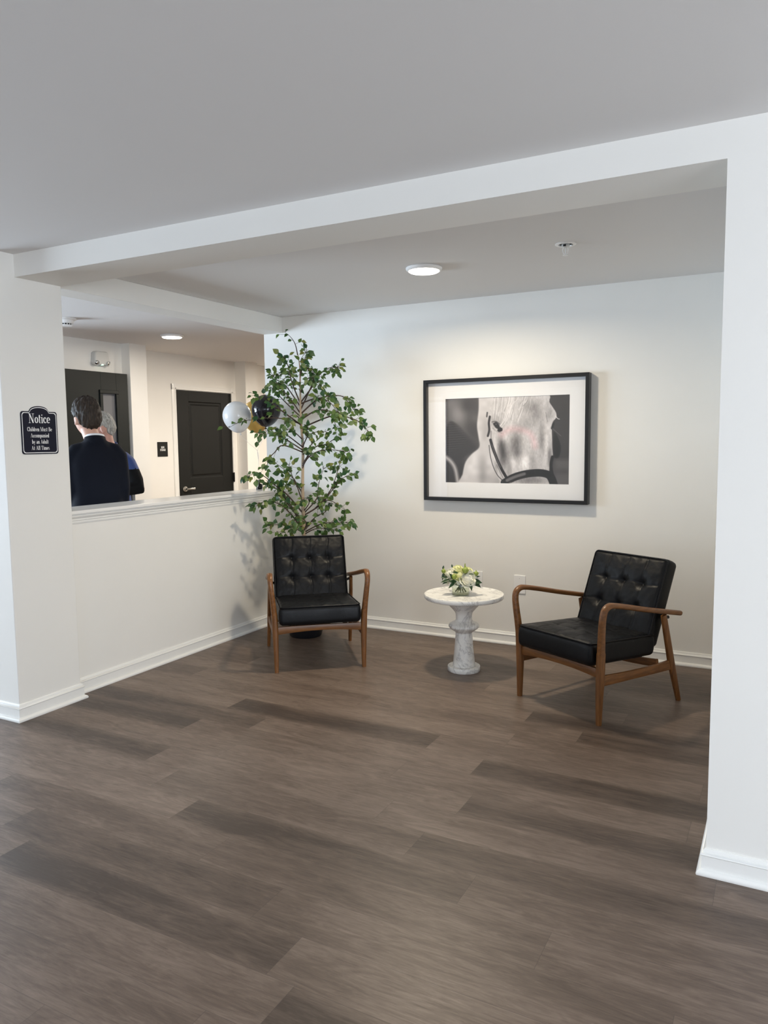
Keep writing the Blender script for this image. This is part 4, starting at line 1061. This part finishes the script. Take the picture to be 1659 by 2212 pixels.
for k in RIB:
    k = k-BW; j = Vector((-.008, 0, .30)); b = Vector((0, 0, .05))
    pts = smoothpath([k, k.lerp(j, .5)+Vector((.002, 0, -.004)), j, j.lerp(b, .35)+Vector((.006, 0, 0)), j.lerp(b, .7)+Vector((-.004, 0, 0)), b], 5)
    m = MB(); m.tube(pts, (.0016, .0009), 6); m.build('balloon_ribbon', M['ribbon'], t)

# ------------------------------------------------------------------ two men beyond the half wall
def skin_mat(name, c):
    mt, nt, b = new_mat(name); setc(b, c, .5); b.inputs['Subsurface Weight'].default_value = .12; b.inputs['Subsurface Radius'].default_value = (.01, .004, .002)
    v = tex_vec(nt); f = noise_tex(nt, v, 18); cc = ramp(nt, f, [(.3, tuple(x*.88 for x in c)), (.7, c)]); nt.links.new(cc, b.inputs['Base Color']); return mt
M['skin_a'] = skin_mat('skin_light', (.62, .36, .27)); M['skin_b'] = skin_mat('skin_ruddy', (.56, .30, .23))
def hair_mat(name, c1, c2):
    mt, nt, b = new_mat(name); setc(b, c1, .6, spec=.3)
    v = tex_vec(nt, (90, 60, 16)); f = noise_tex(nt, v, 1.6, 4, .6, .5); cc = ramp(nt, f, [(.32, c1), (.7, c2)])
    nt.links.new(cc, b.inputs['Base Color']); bump(nt, b, f, .8, .004); return mt
M['hair_d'] = hair_mat('dark_brown_hair', (.008, .0055, .004), (.050, .033, .023)); M['hair_g'] = hair_mat('grey_hair', (.18, .17, .15), (.52, .50, .46))
M['navy'] = plain('navy_wool', (.0022, .0034, .0085), .85, spec=.2, nscale=300, nstr=.3); M['shirt'] = plain('white_shirt', (.78, .78, .80), .7)
M['blue'] = plain('royal_blue_shirt', (.020, .050, .19), .7, vary=.2); M['blackc'] = plain('black_cloth', (.003, .003, .0035), .85, spec=.2, nscale=300, nstr=.3)
M['trouser'] = plain('charcoal_trousers', (.012, .012, .014), .8); M['shoe'] = plain('black_shoe', (.01, .01, .01), .3)
M['eye'] = plain('eye_white', (.7, .68, .65), .2)
def ellipse_loft(m, secs, n=28):
    """secs: (cx, cy, z, rx, ry)"""
    vs = []; fs = []
    for cx, cy, z, rx, ry in secs:
        for k in range(n):
            a = 2*PI*k/n; c_, s_ = math.cos(a), math.sin(a); e = .86
            vs.append((cx+math.copysign(abs(c_)**e, c_)*rx, cy+math.copysign(abs(s_)**e, s_)*ry, z))
    for i in range(len(secs)-1):
        for k in range(n): fs.append((i*n+k, i*n+(k+1) % n, (i+1)*n+(k+1) % n, (i+1)*n+k))
    fs.append(tuple(range(n))[::-1]); fs.append(tuple((len(secs)-1)*n+k for k in range(n)))
    m.add(vs, fs)
def head_point(th, ph, off=0.0):
    """th: 0 = face, grows towards the left ear side; ph elevation"""
    x, y, z = math.sin(th)*math.cos(ph), math.cos(th)*math.cos(ph), math.sin(ph)
    def g(a, b, c, w): return math.exp(-((x-a)**2+(y-b)**2+(z-c)**2)/(w*w))
    rx, ry, rz = .077, .098, .120
    px, py, pz = x*rx, y*ry, z*rz
    if z < 0:
        px *= 1-.30*(-z)**1.4; 
        if y < 0: py *= 1-.35*(-z)**1.2
        else: py *= 1-.06*(-z)
    if y < 0 and z > -.3: py *= 1.04
    d = .026*g(0, 1, -.16, .13)+.010*g(0, .97, .02, .13)+.004*g(0, .93, .30, .4)
    d += -.011*g(.36, .90, .06, .16)-.011*g(-.36, .90, .06, .16)+.005*g(.32, .90, .22, .15)+.005*g(-.32, .90, .22, .15)
    d += .006*g(0, .88, -.52, .12)-.004*g(0, .90, -.42, .06)-.003*g(0, .84, -.60, .07)+.009*g(0, .70, -.85, .22)+.004*g(.55, .75, -.25, .25)+.004*g(-.55, .75, -.25, .25)
    n = Vector((x/rx, y/ry, z/rz)).normalized()
    return Vector((px, py+d*1.0, pz))+n*off
def head_mesh(m, T, off=None, nu=64, nv=44):
    vs = []; fs = []
    for j in range(nv+1):
        ph = -PI/2+PI*j/nv
        for i in range(nu):
            th = 2*PI*i/nu; o = off(th, ph) if off else 0
            vs.append(T @ head_point(th, ph, o))
    for j in range(nv):
        for i in range(nu): fs.append((j*nu+i, j*nu+(i+1) % nu, (j+1)*nu+(i+1) % nu, (j+1)*nu+i))
    m.add(vs, fs)
def remesh(o, vox, it=4):
    r_ = o.modifiers.new('merge', 'REMESH'); r_.mode = 'VOXEL'; r_.voxel_size = vox; r_.use_smooth_shade = True
    s_ = o.modifiers.new('soften', 'SMOOTH'); s_.factor = .5; s_.iterations = it
    bpy.context.view_layer.update(); dg = bpy.context.evaluated_depsgraph_get()
    me = bpy.data.meshes.new_from_object(o.evaluated_get(dg)); o.modifiers.clear(); old = o.data; mats = [mm for mm in old.materials]
    o.data = me; me.materials.clear(); [me.materials.append(mm) for mm in mats]
    me.polygons.foreach_set('use_smooth', [True]*len(me.polygons)); me.name = old.name
def hand(m, wrist, d, palm_n, side):
    """wrist point, direction of the fingers, palm normal; side +1/-1 puts the thumb"""
    d = Vector(d).normalized(); pn = Vector(palm_n); pn = (pn-d*pn.dot(d)).normalized(); s = d.cross(pn)*side
    w = Vector(wrist); m.tube([w-d*.02, w+d*.02, w+d*.055, w+d*.092], [(.016, .026), (.015, .034), (.014, .041), (.011, .040)], 14, 2.6, up=pn)
    for k, (o, L) in enumerate(((-.030, .072), (-.010, .082), (.010, .076), (.029, .060))):
        b = w+d*.086-s*o; c1 = pn*.35
        pts = [b, b+(d+c1*.3).normalized()*L*.45, b+(d+c1*.3).normalized()*L*.45+(d+c1*2.0).normalized()*L*.32, b+(d+c1*.3).normalized()*L*.45+(d+c1*2.0).normalized()*L*.32+(d*.5+c1*3).normalized()*L*.25]
        m.tube(pts, [.0095, .009, .0082, .0068], 10)
    b = w+d*.025+s*.030; m.tube([b, b+(s*.8+d*.7+pn*.3).normalized()*.035, b+(s*.8+d*.7+pn*.3).normalized()*.035+(d+pn*.4).normalized()*.030, b+(s*.8+d*.7+pn*.3).normalized()*.035+(d+pn*.6).normalized()*.050], [.014, .011, .0095, .0075], 10)
def person(label, loc, facing, H, head_off, head_yaw, head_pitch, arms, skin, hair, hairstyle, top, collar, sleeve_split=None):
    s = H/1.76; rz = math.atan2(-facing[0], facing[1])
    t = thing('person', label, 'person', (loc[0], loc[1], 0), rz)
    HT = Matrix.Translation((head_off[0], head_off[1]+.015, H-.118)) @ Matrix.Rotation(head_yaw, 4, 'Z') @ Matrix.Rotation(head_pitch, 4, 'X')
    b = MB(); head_mesh(b, HT)
    for e in (-1, 1):
        m2 = MB(); m2.ball((0, 0, 0), (.007, .018, .031), 16, 12); m2.ball((e*.004, .006, -.022), (.006, .010, .012), 10, 8)
        m2.xf(HT @ Matrix.Translation((e*.081, -.012, -.012)) @ Matrix.Rotation(e*-.35, 4, 'Z') @ Matrix.Rotation(-.15, 4, 'X')); b.add(m2.v, m2.f)
    hc = HT @ Vector((0, -.018, -.075)); nk = Vector((0, -.005, 1.47*s))
    b.tube([hc+Vector((0, 0, .03)), hc.lerp(nk, .5), nk, nk-Vector((0, 0, .06))], [(.056, .056), (.055, .058), (.062, .066), (.10, .08)], 20, up=(1, 0, 0))
    ellipse_loft(b, [(0, 0, z*s, rx*s, ry*s) for z, rx, ry in ((.84, .14, .10), (.95, .155, .105), (1.10, .135, .095), (1.25, .155, .11), (1.38, .17, .10), (1.44, .12, .08))])
    for e in (-1, 1):
        b.tube([(e*.085*s, 0, .92*s), (e*.09*s, .01, .70*s), (e*.095*s, .012, .50*s), (e*.10*s, -.01, .28*s), (e*.10*s, -.012, .09*s), (e*.10*s, -.010, .04)], [.085, .075, .055, .052, .036, .036], 16)
        b.tube([(e*.10*s, -.04, .035), (e*.105*s, .06, .032), (e*.11*s, .15, .022)], [.034, .034, .024], 12)
    for e, (sh, el, wr, fd, pn) in zip((-1, 1), arms):
        sh, el, wr = [Vector(q)*1.0 for q in (sh, el, wr)]
        b.tube([sh, sh.lerp(el, .5), el, el.lerp(wr, .4), wr], [.050, .046, .039, .037, .026], 14); hand(b, wr, fd, pn, e)
    body = b.build('body', skin, t); remesh(body, .0065, 3)
    # hair: a shell that dips under the scalp outside the hairline
    vol, top_extra, seed = hairstyle
    def off(th, ph):
        x, y, z = math.sin(th)*math.cos(ph), math.cos(th)*math.cos(ph), math.sin(ph)
        line = .42*max(0, y)+(-.62)*max(0, -y)**.8+(.02 if abs(y) < .3 else 0)
        if y > 0: line = max(line, .36*y+.02)
        if -.42 < y < .22: line = max(line, .16*(1-abs(y+.1)/.32)*1.0-.05)
        k = (z-line)/.10; k = max(0, min(1, k+.35)); k = k*k*(3-2*k)
        n = mnoise.noise(Vector((x*7+seed, y*7, z*3.2)))*.5+mnoise.noise(Vector((th*9+seed, ph*2.2, 0)))*.5+.35*mnoise.noise(Vector((th*24, ph*5, seed)))
        return -.006+k*(vol+.006+top_extra*max(0, z)**1.5*(1.0+.3*y)+n*vol*.95)
    m = MB(); head_mesh(m, HT, off, 128, 84); m.build('hair', hair, t, smooth='all')
    for e in (-1, 1):
        m = MB(); m.ball(tuple(HT @ Vector((e*.031, .079, .008))), .0125, 12, 8); m.build('eye', M['eye'], t, smooth='all')
    # upper garment
    m = MB(); ellipse_loft(m, [(0, yc, z*s, rx*s, ry*s) for z, rx, ry, yc in ((.80, .195, .135, 0), (.92, .19, .13, 0), (1.08, .172, .122, 0), (1.22, .186, .130, .0), (1.32, .188, .126, -.004), (1.385, .168, .110, -.008), (1.435, .122, .094, -.010), (1.475, .082, .078, -.008), (1.505, .066, .070, -.004))])
    for sh, el, wr, fd, pn in arms:
        sh, el, wr = [Vector(q) for q in (sh, el, wr)]; m.tube([Vector((sh.x*.45, sh.y, sh.z+.035)), Vector((sh.x*.82, sh.y, sh.z+.012)), sh.lerp(el, .12), sh.lerp(el, .4), sh.lerp(el, .75), el, el.lerp(wr, .5), el.lerp(wr, .93)], [.045, .058, .062, .060, .055, .052, .047, .040], 18)
    if sleeve_split:
        g = m.build('shirt', top, t)
    else: g = m.build('jacket', top, t)
    remesh(g, .012, 5)
    if sleeve_split:
        g.data.materials.append(M['blackc'])
        zc = sleeve_split
        for p in g.data.polygons:
            c = p.center
            if (abs(c.x) > .175 and c.z < zc) : p.material_index = 1
    # collar
    cm = MB(); base = nk+Vector((0, -.002, .0))
    def ring(m, z0, z1, r0, r1, th_, tilt):
        T = Matrix.Translation(base) @ Matrix.Rotation(tilt, 4, 'X'); n = 40; vs = []; fs = []
        prof_ = [(r0, z0), (r1, z1), (r1-th_, z1), (r0-th_, z0)]
        for r_, z_ in prof_:
            for k in range(n):
                a = 2*PI*k/n; vs.append(T @ Vector((r_*math.cos(a), r_*1.04*math.sin(a), z_+.010*math.sin(a)*-1)))
        for i in range(4):
            for k in range(n): fs.append((i*n+k, i*n+(k+1) % n, ((i+1) % 4)*n+(k+1) % n, ((i+1) % 4)*n+k))
        m.add(vs, fs)
    if collar:
        ring(cm, -.02, .048, .073, .064, .004, -.12); cm.build('shirt_collar', M['shirt'], t, smooth='all')
        cm = MB(); ring(cm, -.03, .034, .082, .070, .006, -.12); cm.build('jacket_collar', top, g, smooth='all')
    else:
        ring(cm, -.02, .032, .076, .067, .004, -.12); cm.build('shirt_collar', top, t, smooth='all')
    # trousers and shoes
    m = MB(); ellipse_loft(m, [(0, 0, z*s, rx*s, ry*s) for z, rx, ry in ((.80, .180, .125), (.88, .175, .122), (1.0, .160, .112))])
    for e in (-1, 1): m.tube([(e*.085*s, 0, .88*s), (e*.092*s, .01, .68*s), (e*.096*s, .012, .48*s), (e*.10*s, 0, .25*s), (e*.10*s, -.005, .07)], [.095, .088, .074, .066, .062], 20)
    g2 = m.build('trousers', M['trouser'], t); remesh(g2, .012, 4)
    for e in (-1, 1):
        m = MB(); m.tube([(e*.10*s, -.060, .045), (e*.10*s, -.03, .05), (e*.103*s, .05, .046), (e*.108*s, .13, .034), (e*.11*s, .185, .026), (e*.11*s, .20, .024)], [(.030, .038), (.042, .048), (.044, .044), (.046, .032), (.036, .024), (.014, .012)], 18, 2.6, up=(1, 0, 0))
        m.build('shoe', M['shoe'], t, smooth='all')
    return t
person('dark-haired person in navy jacket seen from behind, beyond the half wall', (-.722, -1.262), (-.80, .60), 1.725, (-.045, .035), .42, .10,
       [((-.148, -.01, 1.372), (-.170, -.02, 1.13), (-.170, .10, .92), (0, .5, -1), (1, 0, 0)), ((.148, -.01, 1.372), (.170, -.02, 1.13), (.170, .10, .92), (0, .5, -1), (-1, 0, 0))],
       M['skin_a'], M['hair_d'], (.015, .026, 3.0), M['navy'], True)
person('grey-haired person in blue shirt with black sleeves, facing the person in navy', (-1.207, -.706), (.20, -.98), 1.672, (.03, .02), -.95, -.05,
       [((-.160, -.0, 1.305), (-.275, .0, 1.08), (-.13, .20, 1.06), (.9, .6, 0), (0, 0, -1)), ((.160, .0, 1.305), (.25, .02, 1.08), (.11, .22, 1.09), (-.9, .5, 0), (0, 0, -1))],
       M['skin_b'], M['hair_g'], (.008, .007, 9.0), M['blue'], False, 1.235)
